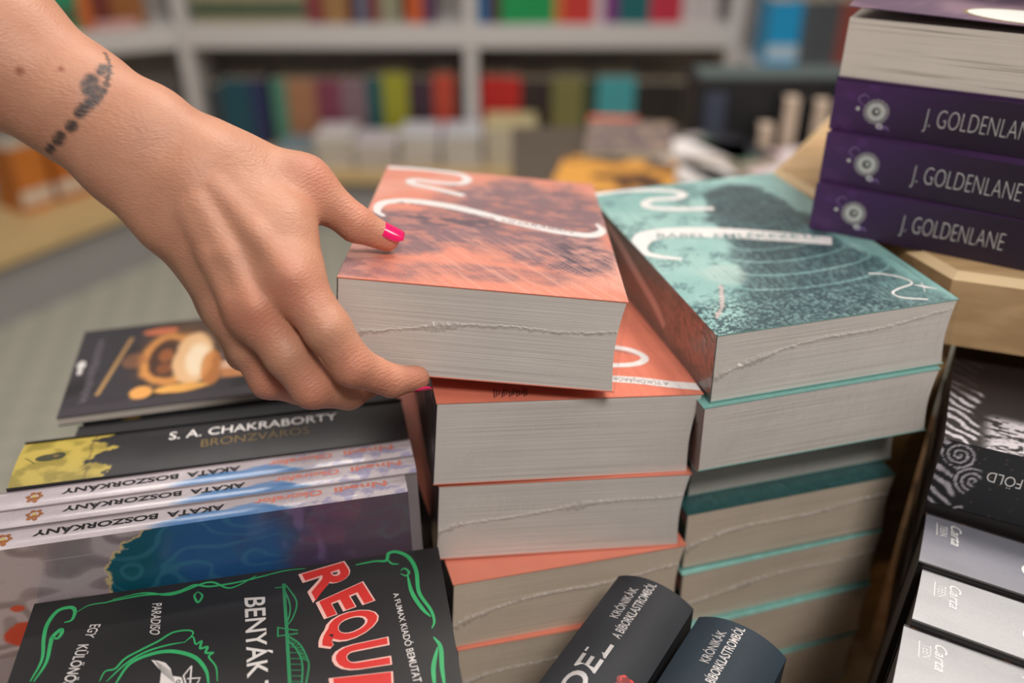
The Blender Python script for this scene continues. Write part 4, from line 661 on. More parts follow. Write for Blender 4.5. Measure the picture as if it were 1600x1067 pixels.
# ------------------------------------------------------------------ black card-like cover with green curls and red lettering
RQ = POSE['RQ']
def requiem(dz, label, full):
    p, ang, (w, l, t) = RQ
    k = max(0.0, 1 - dz / 0.15); root = thing('paperback_book', label, 'book', pose([p[0], p[1], p[2] - dz], [ang[0], ang[1] * k, ang[2] * k]), 'black novels lying in the front left pile')
    c = 0.0006; mb = MB().box((0, 0, t - c), (w, l, t)).box((0, 0, 0), (w, l, c)).box((0, l - c, c), (w, l, t - c))
    if full:
        T = top_frame(t); Q = ART['RQ']
        for i, k_ in enumerate(Q['curls']): ribbon(mb, T, k_, 2.1 if i in (0, 1, 5, 8, 9, 10, 11) else 1.2, 1, .10 + .004 * i, True)
        for i, k_ in enumerate(Q['bridge']): ribbon(mb, T, k_, 1.6 if i == 0 else .8, 2, .1 + .004 * i, smooth=len(k_) > 3)
        for a in Q['hang']: ribbon(mb, T, a, .35, 2, .1, smooth=False)
        a1 = crom(Q['bridge'][3]); a2 = crom(Q['bridge'][4])
        for i in range(2, 20, 2):
            j = int(i * len(a2) / len(a1)); ribbon(mb, T, [a1[i], a2[min(j, len(a2) - 1)]], .3, 2, .1, smooth=False)
            ribbon(mb, T, [a1[min(i + 2, len(a1) - 1)], a2[min(j, len(a2) - 1)]], .3, 2, .1, smooth=False)
        poly(mb, T, Q['beak'], 3, .12)
        for i in range(9): ribbon(mb, T, [(63.5 + i * 1.0, 86.6 - i * .95), (67.2 + i * .8, 79 - i * .9)], .22, 0, .15, smooth=False)
        disc(mb, T, (75.2, 72.2), 1.1, 1.1, 0, .16, 12); disc(mb, T, (75.2, 72.2), .6, .6, 3, .19, 8)
        for k_ in Q['hat']: ribbon(mb, T, k_, .7, 3, .13, smooth=False)
        for body, qd in Q['txt']: text_quad(mb, T, body, qd, 3, .014 if 'BENY' in body else .008)
        for ch_, qd in Q['req']:
            qd = np.array(qd); cen = qd.mean(0)
            text_quad(mb, T, ch_, cen + (qd - cen) * 1.02, 5, .060, .14); text_quad(mb, T, ch_, cen + (qd - cen) * 0.955, 4, .030, .20)
    mb.build('cover', [M_rqblack, M_green, M_greenline, M_offwhite, M_red, M_pale_red], root)
    MB().box((0.0006, 0.0012, c), (w - 0.0006, l - c, t - c)).build('page_block', M_page_warm, root)
M_pale_red = mat('pale_pink_outline', rgb(226, 176, 168), 0.45, 0.04)
requiem(0, 'black novel lying face up with green curls and red letters', True)
for i in range(1, 5): requiem(0.0305 * i, 'black novel in the front left pile, ' + ('second', 'third', 'fourth', 'lowest')[i - 1] + ' below the green curls', False)

# ------------------------------------------------------------------ round-spined hardbacks at the bottom
def dec_kr1(mb, S, s):
    text_line(mb, S, 'KRÓNIKÁK', (15.6, 172.5), (15.6, 196), 4.6, 2, .01); text_line(mb, S, 'A BÍBORKLASTROMBÓL', (22.6, 161), (22.6, 208 - 5), 4.6, 2, .01)
    text_line(mb, S, 'OEL', (22.0, 119), (22.0, 156), 11, 2, .02)
    rr = random.Random(3)
    for i in range(26):
        a = rr.uniform(0, 6.28); q_ = rr.uniform(0, 6); disc(mb, S, (37.5 + q_ * .8 * math.cos(a), 139 + q_ * 1.3 * math.sin(a)), 1.9, 2.3, 3 + (i % 2), .1 + .01 * i, 9)
def dec_kr2(mb, S, s):
    text_line(mb, S, 'KRÓNIKÁK', (17.5, 174), (17.5, 196.5), 4.6, 2, .01); text_line(mb, S, 'BÍBORKLASTROMBÓL', (24.5, 164), (24.5, 203), 4.6, 2, .01)
M_darkred = mat('dark_red_flower', rgb(120, 30, 30), 0.5, 0.2)
M_marble = mat('marbled_edge', rgb(96, 84, 74), 0.5, 0.6, 420)
GK = 'round-spined dark hardbacks at the front'
def ka(b): return lambda u, v: np.tile(np.array(b, float), (len(u), 1)) * (1 + (fbm(u / 12, v / 30, 5, 3) - .5) * .25)[:, None]
spine_up('hardcover_book', 'black round-spined hardback with large silver letters, left of the dark blue one', POSE['KR1'], [M_navyblack, M_art_matte, M_silver, M_red, M_darkred], M_marble, dec_kr1, ka((40, 42, 47)), None, GK, arch=0.007, c=0.003, along='y')
spine_up('hardcover_book', 'dark blue round-spined hardback with two silver lines, right of the black one', POSE['KR2'], [M_navy, M_art_matte, M_silver], M_marble, dec_kr2, ka((36, 48, 58)), None, GK, arch=0.008, c=0.003, along='y')
def dec_kr3(mb, S, s): ribbon(mb, S, [(8, 196), (18, 201), (28, 198), (35, 190)], [1, 3, 4, 2], 2, .12)
spine_up('hardcover_book', 'navy hardback with a gold curl, only its corner showing at the bottom edge', [[0.0250, 0.1340, -0.5195], [-34, 0, 0], [0.040, 0.205, 0.158]], [M_navy, M_art_matte, M_gold], M_marble, dec_kr3, ka((28, 30, 44)), None, GK, arch=0.006, c=0.003, along='y')

# ------------------------------------------------------------------ grey spines and the dark ornate book by the riser
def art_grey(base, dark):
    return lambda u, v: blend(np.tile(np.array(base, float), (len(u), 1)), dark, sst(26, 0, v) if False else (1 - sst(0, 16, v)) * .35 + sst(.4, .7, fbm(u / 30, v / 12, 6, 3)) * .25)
def logo(x0, y0): 
    def d(mb, S, s):
        text_line(mb, S, 'Carta', (x0, y0), (x0 + 1.2, y0 - 17), 5.2, 2, 0.004, shear=0.35)
        text_line(mb, S, 'TEEN', (x0 - 5.2, y0 - 3.0), (x0 - 4.6, y0 - 12), 3.6, 2, -0.006)
        ribbon(mb, S, [(x0 - 6.8, y0 - 1.5), (x0 - 6.1, y0 - 12.5)], .4, 2, smooth=False)
        text_line(mb, S, 'D', (54.5, s[1] - 19.5), (47.0, s[1] - 19.5), 8.5, 2, .004)
        text_line(mb, S, 'L', (55.5, s[1] - 7.5), (51.5, s[1] - 7.5), 6, 2, .004)
        rr = random.Random(int(x0 * 10))
        for i in range(60):
            xx = rr.uniform(1, s[0] - 1); disc(mb, S, (xx, s[1] - .3), rr.uniform(.6, 3.2), .5, 3 if rr.random() < .45 else (4 if rr.random() < .4 else 0), .1 + .002 * i, 8)
    return d
M_edgeblack = mat('black_ornate_edges', rgb(74, 62, 56), 0.6, 0.62, 260)
M_covblack = mat('black_board', rgb(34, 30, 30), 0.45, 0.3, 200)
M_flame = mat('orange_flame_print', rgb(214, 128, 62), 0.45, 0.2, 300)
M_lightgrey = mat('light_letter_print', rgb(226, 224, 222), 0.4, 0.02)
GC = 'grey-spined novels standing spine-up by the riser'
for n_, lab, base, dark, lx, ly in (('CA1', 'dark grey spine with white script, nearest the ornate black book', (122, 122, 132), (92, 92, 102), 12.5, 37),
                                    ('CA2', 'light grey spine with white script, middle of three beside the riser', (172, 172, 174), (150, 150, 152), 13.5, 35), ('CA3', 'light grey spine with white script, nearest the bottom right corner', (172, 172, 174), (150, 150, 152), 14.5, 36)):
    pz = [list(POSE[n_][0]), POSE[n_][1], list(POSE[n_][2])]
    if n_ == 'CA3': pz[0][1] -= 0.002; pz[0][0] -= 0.001
    pz[2][2] += pz[0][2] + 0.518; pz[0][2] = -0.518
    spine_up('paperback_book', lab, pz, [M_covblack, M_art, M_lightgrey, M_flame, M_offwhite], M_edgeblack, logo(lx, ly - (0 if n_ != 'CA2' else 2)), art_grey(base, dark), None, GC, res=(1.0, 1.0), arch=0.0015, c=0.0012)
def art_filigree(u, v):
    n = fbm(u / 8, v / 8, 111, 3); col = np.tile(np.array([28., 26., 28.]), (len(u), 1))
    feather = sst(.1, .5, np.sin((v * .75 + u * .55 + 5 * (n - .5)) * 1.05)) * (1 - sst(13, 16, u + 2.5 * np.sin(v / 6)))
    k = feather
    for cx_, cy_, r_, sg in ((18, 36, 8, 1), (19, 60, 10, -1), (9, 74, 8, 1), (26, 84, 9, 1), (15, 6, 7, -1), (46, 62, 9, 1), (66, 60, 10, -1), (90, 64, 10, 1)):
        d_ = np.hypot(u - cx_, v - cy_); th = np.arctan2(v - cy_, u - cx_) * sg
        k = np.maximum(k * (d_ > r_), sst(.15, .5, np.sin(d_ * 2.0 + th)) * (d_ < r_)) if True else k
    k = k * (.65 + .5 * fbm(u / 1.3, v / 1.3, 114, 2)); return blend(col, (196, 190, 198), np.clip(k, 0, 1))
def art_fo_spine(u, v):
    col = art_filigree(u, v * 1.0 + 40); pan = sst(18, 20, u + 3 * np.sin(v / 5)); col = blend(col, (30, 33, 36), pan)
    dots = (fbm(u / 1.1, v / 1.1, 119, 2) > .83).astype(float) * pan * (1 - sst(30, 55, u)); return blend(col, (120, 90, 70), dots * .8)
def art_fo_top(u, v):
    col = art_filigree(u, v + 90); far = sst(46, 66, v + (fbm(u / 12, v / 12, 121, 3) - .5) * 26); col = blend(col, (36, 27, 26), far * .92)
    st = (1 - sst(12, 22, np.abs(v - 15 - 0.02 * u))) * sst(.38, .55, fbm(u / 4, v / 1.8, 123, 3)) * sst(15, 24, u); col = blend(col, (214, 208, 212), st * .85)
    return blend(col, (196, 112, 60), (fbm(u / 2.5, v / 2.5, 127, 2) > .86).astype(float) * sst(50, 90, u) * .8)
p, ang, (w, l, t) = POSE['FO']
for i in range(4):
    root = thing('hardcover_book', 'ornate black book with silver filigree under the riser board' if i == 0 else 'black book inside the riser, ' + ('', 'second', 'third', 'lowest')[i] + ' of the filigree pile', 'book',
                 pose([p[0] + 0.004, p[1] + 0.008, p[2] - 0.0425 * i], [ang[0], 0, 0]), 'ornate black books inside the riser')
    c = 0.0015; mb = MB().box((0, 0, t - c), (w, l, t)).box((0, 0, 0), (w, l, c)).box((0, 0, c), (w, c, t - c))
    if i == 0:
        mb.grid(lambda u, v: np.stack([u / 1e3, np.full(u.shape, -0.00004), v / 1e3], 1), 240, 50, 1, art_fo_spine, (w * 1e3, t * 1e3))
        mb.grid(lambda u, v: np.stack([u / 1e3, v / 1e3, np.full(u.shape, t + 0.00004)], 1), 240, 160, 1, art_fo_top, (w * 1e3, l * 1e3))
        F = front_frame(); text_line(mb, F, 'FÖLD', (40.5, 28.6), (24.2, 28.6), 6.2, 2, -0.004)
    mb.build('cover', [M_covblack, M_art, M_lightgrey], root)
    MB().box((0.001, c, c), (w - 0.003, l - 0.003, t - c)).build('page_block', M_edgeblack, root)

# ------------------------------------------------------------------ the reaching hand
def rcone(p, a, ra, b, rb):
    ba = b - a; k = np.dot(ba, ba); pa = p - a; t_ = np.clip(pa @ ba / k, 0, 1)
    return np.linalg.norm(pa - t_[..., None] * ba, axis=-1) - (ra + (rb - ra) * t_)
def smin(a, b, k):
    h = np.clip(.5 + .5 * (b - a) / k, 0, 1); return b * (1 - h) + a * h - k * h * (1 - h)
def hand_sdf(p):
    palm = None; F = {}
    for g, a, ra, b, rb in HAND_PRIMS:
        d_ = rcone(p, np.array(a), ra, np.array(b), rb)
        if g == 'palm': palm = d_ if palm is None else smin(palm, d_, .011)
        else: F[g] = d_ if g not in F else smin(F[g], d_, .003)
    for a, ra, b, rb in HAND_RIDGES: palm = smin(palm, rcone(p, np.array(a), ra, np.array(b), rb), .006)
    o = palm
    for g, d_ in F.items(): o = np.minimum(o, smin(palm, d_, .012 if g == 'thumb' else .008))
    return o
def surface_nets(lo, hi, h):
    n = [int(math.ceil((b - a) / h)) + 1 for a, b in zip(lo, hi)]
    ax = [lo[i] + h * np.arange(n[i]) for i in range(3)]
    D = np.empty(n, np.float32)
    for i in range(0, n[0], 16):
        X, Y, Z = np.meshgrid(ax[0][i:i + 16], ax[1], ax[2], indexing='ij')
        D[i:i + 16] = hand_sdf(np.stack([X, Y, Z], -1))
    S = D < 0
    cnt = np.zeros([k - 1 for k in n], np.int8)
    for a in (0, 1):
        for b in (0, 1):
            for c_ in (0, 1): cnt += S[a:n[0] - 1 + a, b:n[1] - 1 + b, c_:n[2] - 1 + c_]
    act = (cnt > 0) & (cnt < 8); idx = np.full(act.shape, -1, np.int64); cells = np.argwhere(act); idx[act] = np.arange(len(cells))
    acc = np.zeros((len(cells), 3)); num = np.zeros(len(cells))
    cor = [(a, b, c_) for a in (0, 1) for b in (0, 1) for c_ in (0, 1)]
    vals = {q_: D[cells[:, 0] + q_[0], cells[:, 1] + q_[1], cells[:, 2] + q_[2]] for q_ in cor}
    for q_ in cor:
        for k in range(3):
            if q_[k] == 0:
                r_ = list(q_); r_[k] = 1; r_ = tuple(r_); d0, d1 = vals[q_], vals[r_]; m_ = (d0 < 0) != (d1 < 0)
                t_ = np.where(m_, d0 / np.where(m_, d0 - d1, 1), 0); pt = np.tile(np.array(q_, float), (len(cells), 1)); pt[:, k] = t_
                acc[m_] += pt[m_]; num[m_] += 1
    V = np.array(lo) + h * (cells + acc / num[:, None]); faces = []
    for k in range(3):
        a, b = [(1, 2), (2, 0), (0, 1)][k]
        s0 = [slice(1, n[i] - 1) for i in range(3)]; s0[k] = slice(0, n[k] - 1); s1 = list(s0); s1[k] = slice(1, n[k])
        e0, e1 = S[tuple(s0)], S[tuple(s1)]; E = np.argwhere(e0 != e1); flip = e0[e0 != e1]
        base = E + 1; base[:, k] -= 1
        def at_(da, db):
            q_ = base.copy(); q_[:, a] += da; q_[:, b] += db; return idx[q_[:, 0], q_[:, 1], q_[:, 2]]
        Q = np.stack([at_(-1, -1), at_(0, -1), at_(0, 0), at_(-1, 0)], 1)
        Q[~flip] = Q[~flip][:, ::-1]; faces.append(Q)
    return V, np.vstack(faces)
P_ = np.array([q_[1] for q_ in HAND_PRIMS] + [q_[3] for q_ in HAND_PRIMS]); R_ = np.array([q_[2] for q_ in HAND_PRIMS] + [q_[4] for q_ in HAND_PRIMS])
HV, HF = surface_nets((P_ - R_[:, None]).min(0) - .006, (P_ + R_[:, None]).max(0) + .006, 0.0012)
def infl(pts, soft):
    o = np.zeros(len(HV))
    for q_, r_ in pts: o = np.maximum(o, 1 - sst(1 - soft, 1 + soft, np.linalg.norm(HV - np.array(q_), axis=1) / r_))
    return o
red = infl(RED, .95); ink = infl([(q_, r_ * 1.25) for q_, r_ in INK] + [(np.array(a[0]) * .5 + np.array(b[0]) * .5, max(.0009, (a[1] + b[1]) * .42)) for a, b in zip(INK[:6], INK[1:6])], .4); mole = infl(MOLES, .4)
me = bpy.data.meshes.new('person'); me.from_pydata((HV + np.array([0, 0, HC])).tolist(), [], HF.tolist()); me.update()
me.polygons.foreach_set('use_smooth', [True] * len(HF))
at = me.color_attributes.new('marks', 'FLOAT_COLOR', 'POINT')
at.data.foreach_set('color', np.stack([red, ink, mole, np.ones(len(HV))], 1).astype(np.float32).ravel())
def skin_mat():
    m, nt, p = new_mat('skin')
    tc = N(nt, 'ShaderNodeTexCoord'); a = N(nt, 'ShaderNodeAttribute', attribute_name='marks'); sp = N(nt, 'ShaderNodeSeparateColor'); nt.links.new(a.outputs['Color'], sp.inputs[0])
    nz = N(nt, 'ShaderNodeTexNoise'); nz.inputs['Scale'].default_value = 55; nz.inputs['Detail'].default_value = 6; nt.links.new(tc.outputs['Object'], nz.inputs['Vector'])
    c1 = N(nt, 'ShaderNodeMix', data_type='RGBA'); c1.inputs[6].default_value = rgb(176, 121, 97); c1.inputs[7].default_value = rgb(204, 151, 123); nt.links.new(nz.outputs['Fac'], c1.inputs[0])
    def over(prev, fac, col, k):
        mt = N(nt, 'ShaderNodeMath', operation='MULTIPLY'); mt.inputs[1].default_value = k; nt.links.new(fac, mt.inputs[0])
        mx = N(nt, 'ShaderNodeMix', data_type='RGBA'); mx.inputs[7].default_value = col; nt.links.new(mt.outputs[0], mx.inputs[0]); nt.links.new(prev, mx.inputs[6]); return mx.outputs[2]
    c = over(c1.outputs[2], sp.outputs[0], rgb(206, 122, 100), .38)
    n3 = N(nt, 'ShaderNodeTexNoise'); n3.inputs['Scale'].default_value = 500; nt.links.new(tc.outputs['Object'], n3.inputs['Vector'])
    mm = N(nt, 'ShaderNodeMath', operation='MULTIPLY'); nt.links.new(sp.outputs[1], mm.inputs[0]); m2 = N(nt, 'ShaderNodeMapRange'); m2.inputs['From Min'].default_value = .35; m2.inputs['From Max'].default_value = .6; m2.inputs['To Min'].default_value = .8; nt.links.new(n3.outputs['Fac'], m2.inputs['Value']); nt.links.new(m2.outputs[0], mm.inputs[1])
    c = over(c, mm.outputs[0], rgb(50, 48, 50), .95); c = over(c, sp.outputs[2], rgb(140, 76, 52), .8)
    nt.links.new(c, p.inputs['Base Color'])
    p.inputs['Subsurface Weight'].default_value = 0.15; p.inputs['Subsurface Radius'].default_value = (1, .35, .2); p.inputs['Subsurface Scale'].default_value = 0.004
    p.inputs['Roughness'].default_value = 0.48; p.inputs['Specular IOR Level'].default_value = 0.4
    vo = N(nt, 'ShaderNodeTexVoronoi'); vo.inputs['Scale'].default_value = 900; mp = N(nt, 'ShaderNodeMapping'); mp.inputs['Rotation'].default_value = (0.3, .9, .5); mp.inputs['Scale'].default_value = (.45, 1, 1.2); nt.links.new(tc.outputs['Object'], mp.inputs[0]); nt.links.new(mp.outputs[0], vo.inputs['Vector'])
    n4 = N(nt, 'ShaderNodeTexNoise'); n4.inputs['Scale'].default_value = 260; n4.inputs['Detail'].default_value = 4; nt.links.new(mp.outputs[0], n4.inputs['Vector'])
    ad = N(nt, 'ShaderNodeMath', operation='ADD'); nt.links.new(vo.outputs['Distance'], ad.inputs[0]); nt.links.new(n4.outputs['Fac'], ad.inputs[1])
    wv = N(nt, 'ShaderNodeTexWave'); wv.inputs['Scale'].default_value = 190; wv.inputs['Distortion'].default_value = 6; wv.inputs['Detail'].default_value = 3; wv.inputs['Detail Scale'].default_value = 2.5
    wm = N(nt, 'ShaderNodeMapping'); wm.inputs['Rotation'].default_value = (.2, -.7, .5); nt.links.new(tc.outputs['Object'], wm.inputs[0]); nt.links.new(wm.outputs[0], wv.inputs['Vector'])
    wk = N(nt, 'ShaderNodeMath', operation='MULTIPLY'); nt.links.new(wv.outputs['Fac'], wk.inputs[0]); nt.links.new(sp.outputs[0], wk.inputs[1])
    wk2 = N(nt, 'ShaderNodeMath', operation='MULTIPLY'); wk2.inputs[1].default_value = .8; nt.links.new(wk.outputs[0], wk2.inputs[0]); ad2 = N(nt, 'ShaderNodeMath', operation='ADD'); nt.links.new(ad.outputs[0], ad2.inputs[0]); nt.links.new(wk2.outputs[0], ad2.inputs[1]); ad = ad2
    b = N(nt, 'ShaderNodeBump'); b.inputs['Strength'].default_value = .25; b.inputs['Distance'].default_value = .0008; nt.links.new(ad.outputs[0], b.inputs['Height']); nt.links.new(b.outputs[0], p.inputs['Normal'])
    return m
me.materials.append(skin_mat())
person = bpy.data.objects.new('person', me); C.objects.link(person)
tag(person, 'person reaching in, bare forearm, tattooed wrist, pink nails, gripping the top orange book', 'person')
M_nail = mat('hot_pink_nail_polish', rgb(226, 12, 98), 0.12, 0.02, 40, coat=1.0)
def nail(E_, axis, nrm, r_, ln, wd, back):
    a = np.array(axis, float); a /= np.linalg.norm(a); n_ = np.array(nrm, float); n_ -= a * (n_ @ a); n_ /= np.linalg.norm(n_); s_ = np.cross(a, n_)
    mb = MB(); nu, nv = 10, 14; vs = []
    for layer in (0, 1):
        for j in range(nv + 1):
            for i in range(nu + 1):
                x = 2 * i / nu - 1; y = j / nv; hw = wd / 2 * max(.3, (1 - abs(2 * y - 1.04) ** 2.6 * .93)) ** .5; th = x * hw / r_
                rad = r_ + (0.0006 if layer else -0.0004) - 0.0009 * (y - .5) ** 2 * 2
                q_ = np.array(E_) + a * (y * ln - back) + s_ * math.sin(th) * rad + n_ * math.cos(th) * rad; vs.append((q_[0], q_[1], q_[2] + HC))
    W_ = nu + 1; K = W_ * (nv + 1); fs = []
    for j in range(nv):
        for i in range(nu):
            k = j * W_ + i; fs += [(k, k + W_, k + W_ + 1, k + 1), (K + k, K + k + 1, K + k + W_ + 1, K + k + W_)]
    rim = [i for i in range(W_)] + [j * W_ + nu for j in range(1, nv + 1)] + [nv * W_ + i for i in range(nu - 1, -1, -1)] + [j * W_ for j in range(nv - 1, 0, -1)]
    for i in range(len(rim)): p0, p1 = rim[i], rim[(i + 1) % len(rim)]; fs.append((p0, p1, K + p1, K + p0))
    o = mb.add(vs, fs).build('fingernail', M_nail, person, True); o['label'] = 'hot pink polished nail'; return o
def fing(g): return [q_ for q_ in HAND_PRIMS if q_[0] == g][-1]
_, a_, ra_, b_, rb_ = fing('thumb'); nail(b_, np.array(b_) - np.array(a_), (0.47, -0.33, 0.82), rb_, .0155, .0116, .0088)
_, a_, ra_, b_, rb_ = fing('index'); nail(b_, np.array(b_) - np.array(a_), (0.25, -0.45, -0.86), rb_, .0115, .0085, .0045)
for g, nv_ in (('middle', (0, -.3, -1)), ('ring', (0, -.3, -1)), ('pinky', (0, -.3, -1))):
    _, a_, ra_, b_, rb_ = fing(g); nail(b_, np.array(b_) - np.array(a_), nv_, rb_, .010, .008, .005)

# ------------------------------------------------------------------ bookcase along the back, far out of focus
SY = 3.15
bc = thing('bookcase', 'grey-white wall bookcase along the back with a wooden lower ledge', 'bookcase', Matrix.Translation((0, SY, 0)))
Z = lambda z: HC + z
MB().box((-1.10, 0, Z(-.684)), (0.746, .30, Z(-.61)), ch=.004).build('shelf_board', M_shelf, bc)
MB().box((-1.10, .0, Z(-.20)), (2.6, .30, Z(-.15)), ch=.004).build('shelf_board', M_shelf, bc)
for x in (-1.10, -.139, .746): MB().box((x - .022, 0.004, Z(-1.044)), (x + .022, .30, Z(-.15)), ch=.003).build('divider', M_shelf, bc)
MB().box((-1.12, .30, 0.0), (2.6, .33, Z(.1))).build('back_panel', M_back, bc)
MB().box((-1.10, -.20, Z(-1.089)), (2.6, .30, Z(-1.044)), ch=.004).build('ledge', M_ledgewood, bc)
MB().box((-1.10, -.16, 0), (2.6, .30, Z(-1.089))).build('plinth', M_plinth, bc)
MB().box((0.77, -.30, Z(-.78)), (2.6, .30, Z(-.70)), ch=.004).build('shelf_board', M_shelf, bc)
# the run turning towards the viewer on the left
Lm = Matrix.Translation((-1.12, SY, 0)) @ Matrix.Rotation(math.radians(24), 4, 'Z')
bl = thing('bookcase', 'left wing of the bookcase turning towards the viewer behind the arm', 'bookcase', Lm)
MB().box((-1.3, 0, Z(-.684)), (0.0, .28, Z(-.61)), ch=.004).build('shelf_board', M_shelf, bl)
MB().box((-1.3, .28, 0), (0.0, .31, Z(.1))).build('back_panel', M_back, bl)
MB().box((-1.32, 0, 0), (-1.28, .28, Z(.1))).build('side_panel', M_shelf, bl)
be = thing('display_bench', 'low bench with a pale wooden top under orange books at the left edge', 'bench', Matrix.Translation((-1.03, 2.95, 0)) @ Matrix.Rotation(math.radians(58), 4, 'Z'))
MB().box((-1.5, -.03, Z(-1.09)), (0.0, .42, Z(-1.045)), ch=.004).build('bench_top', M_ledgewood, be)
MB().box((-1.5, 0, 0), (0.0, .42, Z(-1.09))).build('plinth', M_plinth, be)

_bm = {}
def bmat(c):
    if c not in _bm: _bm[c] = mat('cover_%d' % len(_bm), rgb(*c), 0.5, 0.12, 25)
    return _bm[c]
M_bgpage = mat('paper_edges_far', rgb(180, 168, 150), 0.8, 0.08, 40)
def upright(x, y, z, th, h, d, col, label, group, M=Matrix(), lean=0.0, col2=None):
    """book standing with its spine forward; x,y is the near left foot"""
    mb = MB().box((0, 0, 0), (th, .003, h), 0).box((0, .003, 0), (.002, d, h), 0).box((th - .002, .003, 0), (th, d, h), 0).box((.002, .003, .003), (th - .002, d - .004, h - .004), 1)
    mats = [bmat(col), M_bgpage]
    if col2:
        mb.box((-.0004, -.0008, h * .12), (th + .0004, .003, h * .34), 2); mats.append(bmat(col2))
    o = mb.build('book', mats); o.matrix_world = M @ Matrix.Translation((x, y, z)) @ Matrix.Rotation(lean, 4, 'Y'); tag(o, label, 'book', group); return o
ZS = Z(-.61)
def row(x, items, z, y, group, where, M=Matrix(), scale=1.0):
    last = None; k = 0
    for (cn, col, th, h, n, c2) in items:
        if col is None: x += th; continue
        for i in range(n):
            upright(x, y + rng.uniform(0, .012), z, th - .001, h * scale, .16, col, (cn + ' ' + where) if n == 1 else cn + ' ' + where, group, M, 0, c2); x += th
ROW1 = [('thin beige book with green foot', (150, 140, 112), .0190, .2, 20, (62, 82, 60)), ('pinkish maroon book', (130, 62, 66), .03, .21, 1, None), ('maroon book', (120, 44, 48), .028, .22, 1, None), ('tan book with gilt bands', (150, 112, 70), .027, .2, 3, None), ('dark wine book', (82, 28, 30), .030, .21, 1, None), ('slate blue book', (92, 104, 124), .035, .23, 1, None), ('dark red book', (110, 34, 36), .04, .22, 1, None), ('khaki grey book', (140, 136, 112), .035, .22, 2, None), (None, None, .02, 0, 0, None), ('burnt orange book', (186, 84, 36), .055, .22, 1, None), ('plum book', (84, 48, 84), .038, .21, 1, None)]
row(-1.065, ROW1, ZS, SY + .03, 'books on the upper shelf, middle bay', 'on the upper shelf, middle bay')
row(-.112, [('bright blue book', (22, 98, 150), .034, .22, 1, None), ('dark brown book', (72, 46, 40), .042, .21, 1, None), ('bright green book in a run of four', (18, 140, 76), .044, .23, 4, None), ('ochre book', (186, 110, 50), .028, .2, 1, None), ('red book in a pair', (186, 50, 44), .052, .22, 2, None), ('pale lilac book', (190, 170, 176), .036, .21, 1, None), ('violet book', (110, 36, 110), .046, .22, 1, None), ('dark teal book', (18, 92, 96), .052, .22, 2, None), ('crimson book', (176, 40, 62), .054, .22, 2, None), ('grey white book', (186, 176, 176), .04, .22, 3, None)], ZS, SY + .03, 'books on the upper shelf, right bay', 'on the upper shelf, right bay')
row(-.62, [('teal book', (34, 108, 104), .07, .24, 1, None), ('navy book', (22, 44, 66), .06, .25, 2, None), ('dark violet book', (48, 40, 70), .06, .24, 1, None), ('green book', (30, 130, 92), .09, .22, 1, (70, 90, 60)), ('orange book', (186, 96, 40), .04, .2, 1, None), ('dark maroon book', (104, 38, 26), .06, .2, 1, None), ('brown book', (140, 86, 40), .05, .2, 2, None)], ZS, .02, 'books on the left wing shelf', 'on the left wing shelf', Lm)
upright(-.24, .0, ZS, .13, .03, .16, (196, 150, 146), 'pale pink book lying low before the green book on the left wing', 'books on the left wing shelf', Lm)
LZ = Z(-1.044)
row(-1.07, [('dark slate book', (52, 60, 66), .05, .22, 1, None), ('dark teal book', (24, 74, 88), .05, .24, 2, None), ('navy book', (40, 48, 86), .055, .24, 1, None), (None, None, .02, 0, 0, None), ('green book', (78, 128, 108), .055, .24, 1, None), ('tan orange book', (160, 112, 80), .05, .24, 2, None), ('burgundy book', (122, 58, 76), .045, .24, 2, None), ('mauve book', (126, 100, 108), .045, .24, 2, None), ('dark teal green book', (20, 78, 82), .055, .25, 1, None), ('olive yellow book', (150, 148, 40), .045, .26, 2, None), ('black purple book', (58, 38, 50), .045, .24, 2, None), ('red orange book', (176, 64, 42), .075, .26, 1, None), ('black book', (40, 34, 32), .06, .24, 1, None)], LZ, SY + .06, 'books standing on the wooden ledge, middle bay', 'on the ledge, middle bay')
row(-.11, [('scarlet book', (178, 30, 28), .07, .25, 2, None), ('black brown book', (46, 32, 32), .055, .24, 2, None), ('olive book', (116, 112, 66), .055, .25, 2, None), ('dark green book', (44, 60, 44), .05, .24, 1, None), ('turquoise book', (66, 150, 158), .066, .25, 2, None), ('black book', (34, 30, 28), .06, .23, 3, None)], LZ, SY + .06, 'books standing on the wooden ledge, right bay', 'on the ledge, right bay')
# low stacks of white and cream books on the ledge
def far_stack(x, y, w_, d_, n, th, top, label, M=Matrix(), z=LZ, yaw=0.0):
    names = ['lowest', 'second', 'third', 'topmost'] if n == 4 else ['lowest', 'middle', 'topmost']
    for i in range(n):
        last = i == n - 1
        o = MB().box((0, 0, 0), (w_, d_, .002), 0).box((0, 0, th - .002), (w_, d_, th), 0).box((.001, .001, .002), (w_ - .001, d_ - .004, th - .002), 1).box((0, d_ - .004, .002), (w_, d_, th - .002), 0).build('book', [bmat(top), M_bgpage])
        o.matrix_world = M @ Matrix.Translation((x + rng.uniform(-.004, .004), y, z + i * th)) @ Matrix.Rotation(yaw + rng.uniform(-.03, .03), 4, 'Z')
        tag(o, names[i] + ' book of the ' + label, 'book', 'low stacks on the wooden ledge')
far_stack(-.665, 2.985, .13, .18, 4, .026, (214, 208, 206), 'white stack at the left end of the ledge')
far_stack(-.525, 2.965, .14, .18, 3, .029, (206, 196, 200), 'lilac white stack second on the ledge')
far_stack(-.375, 2.985, .128, .18, 4, .027, (214, 212, 218), 'white stack third on the ledge')
far_stack(-.235, 2.985, .132, .18, 4, .027, (206, 208, 214), 'white stack before the centre divider')
far_stack(-.09, 2.985, .175, .2, 4, .034, (206, 196, 150), 'cream stack right of the centre divider')
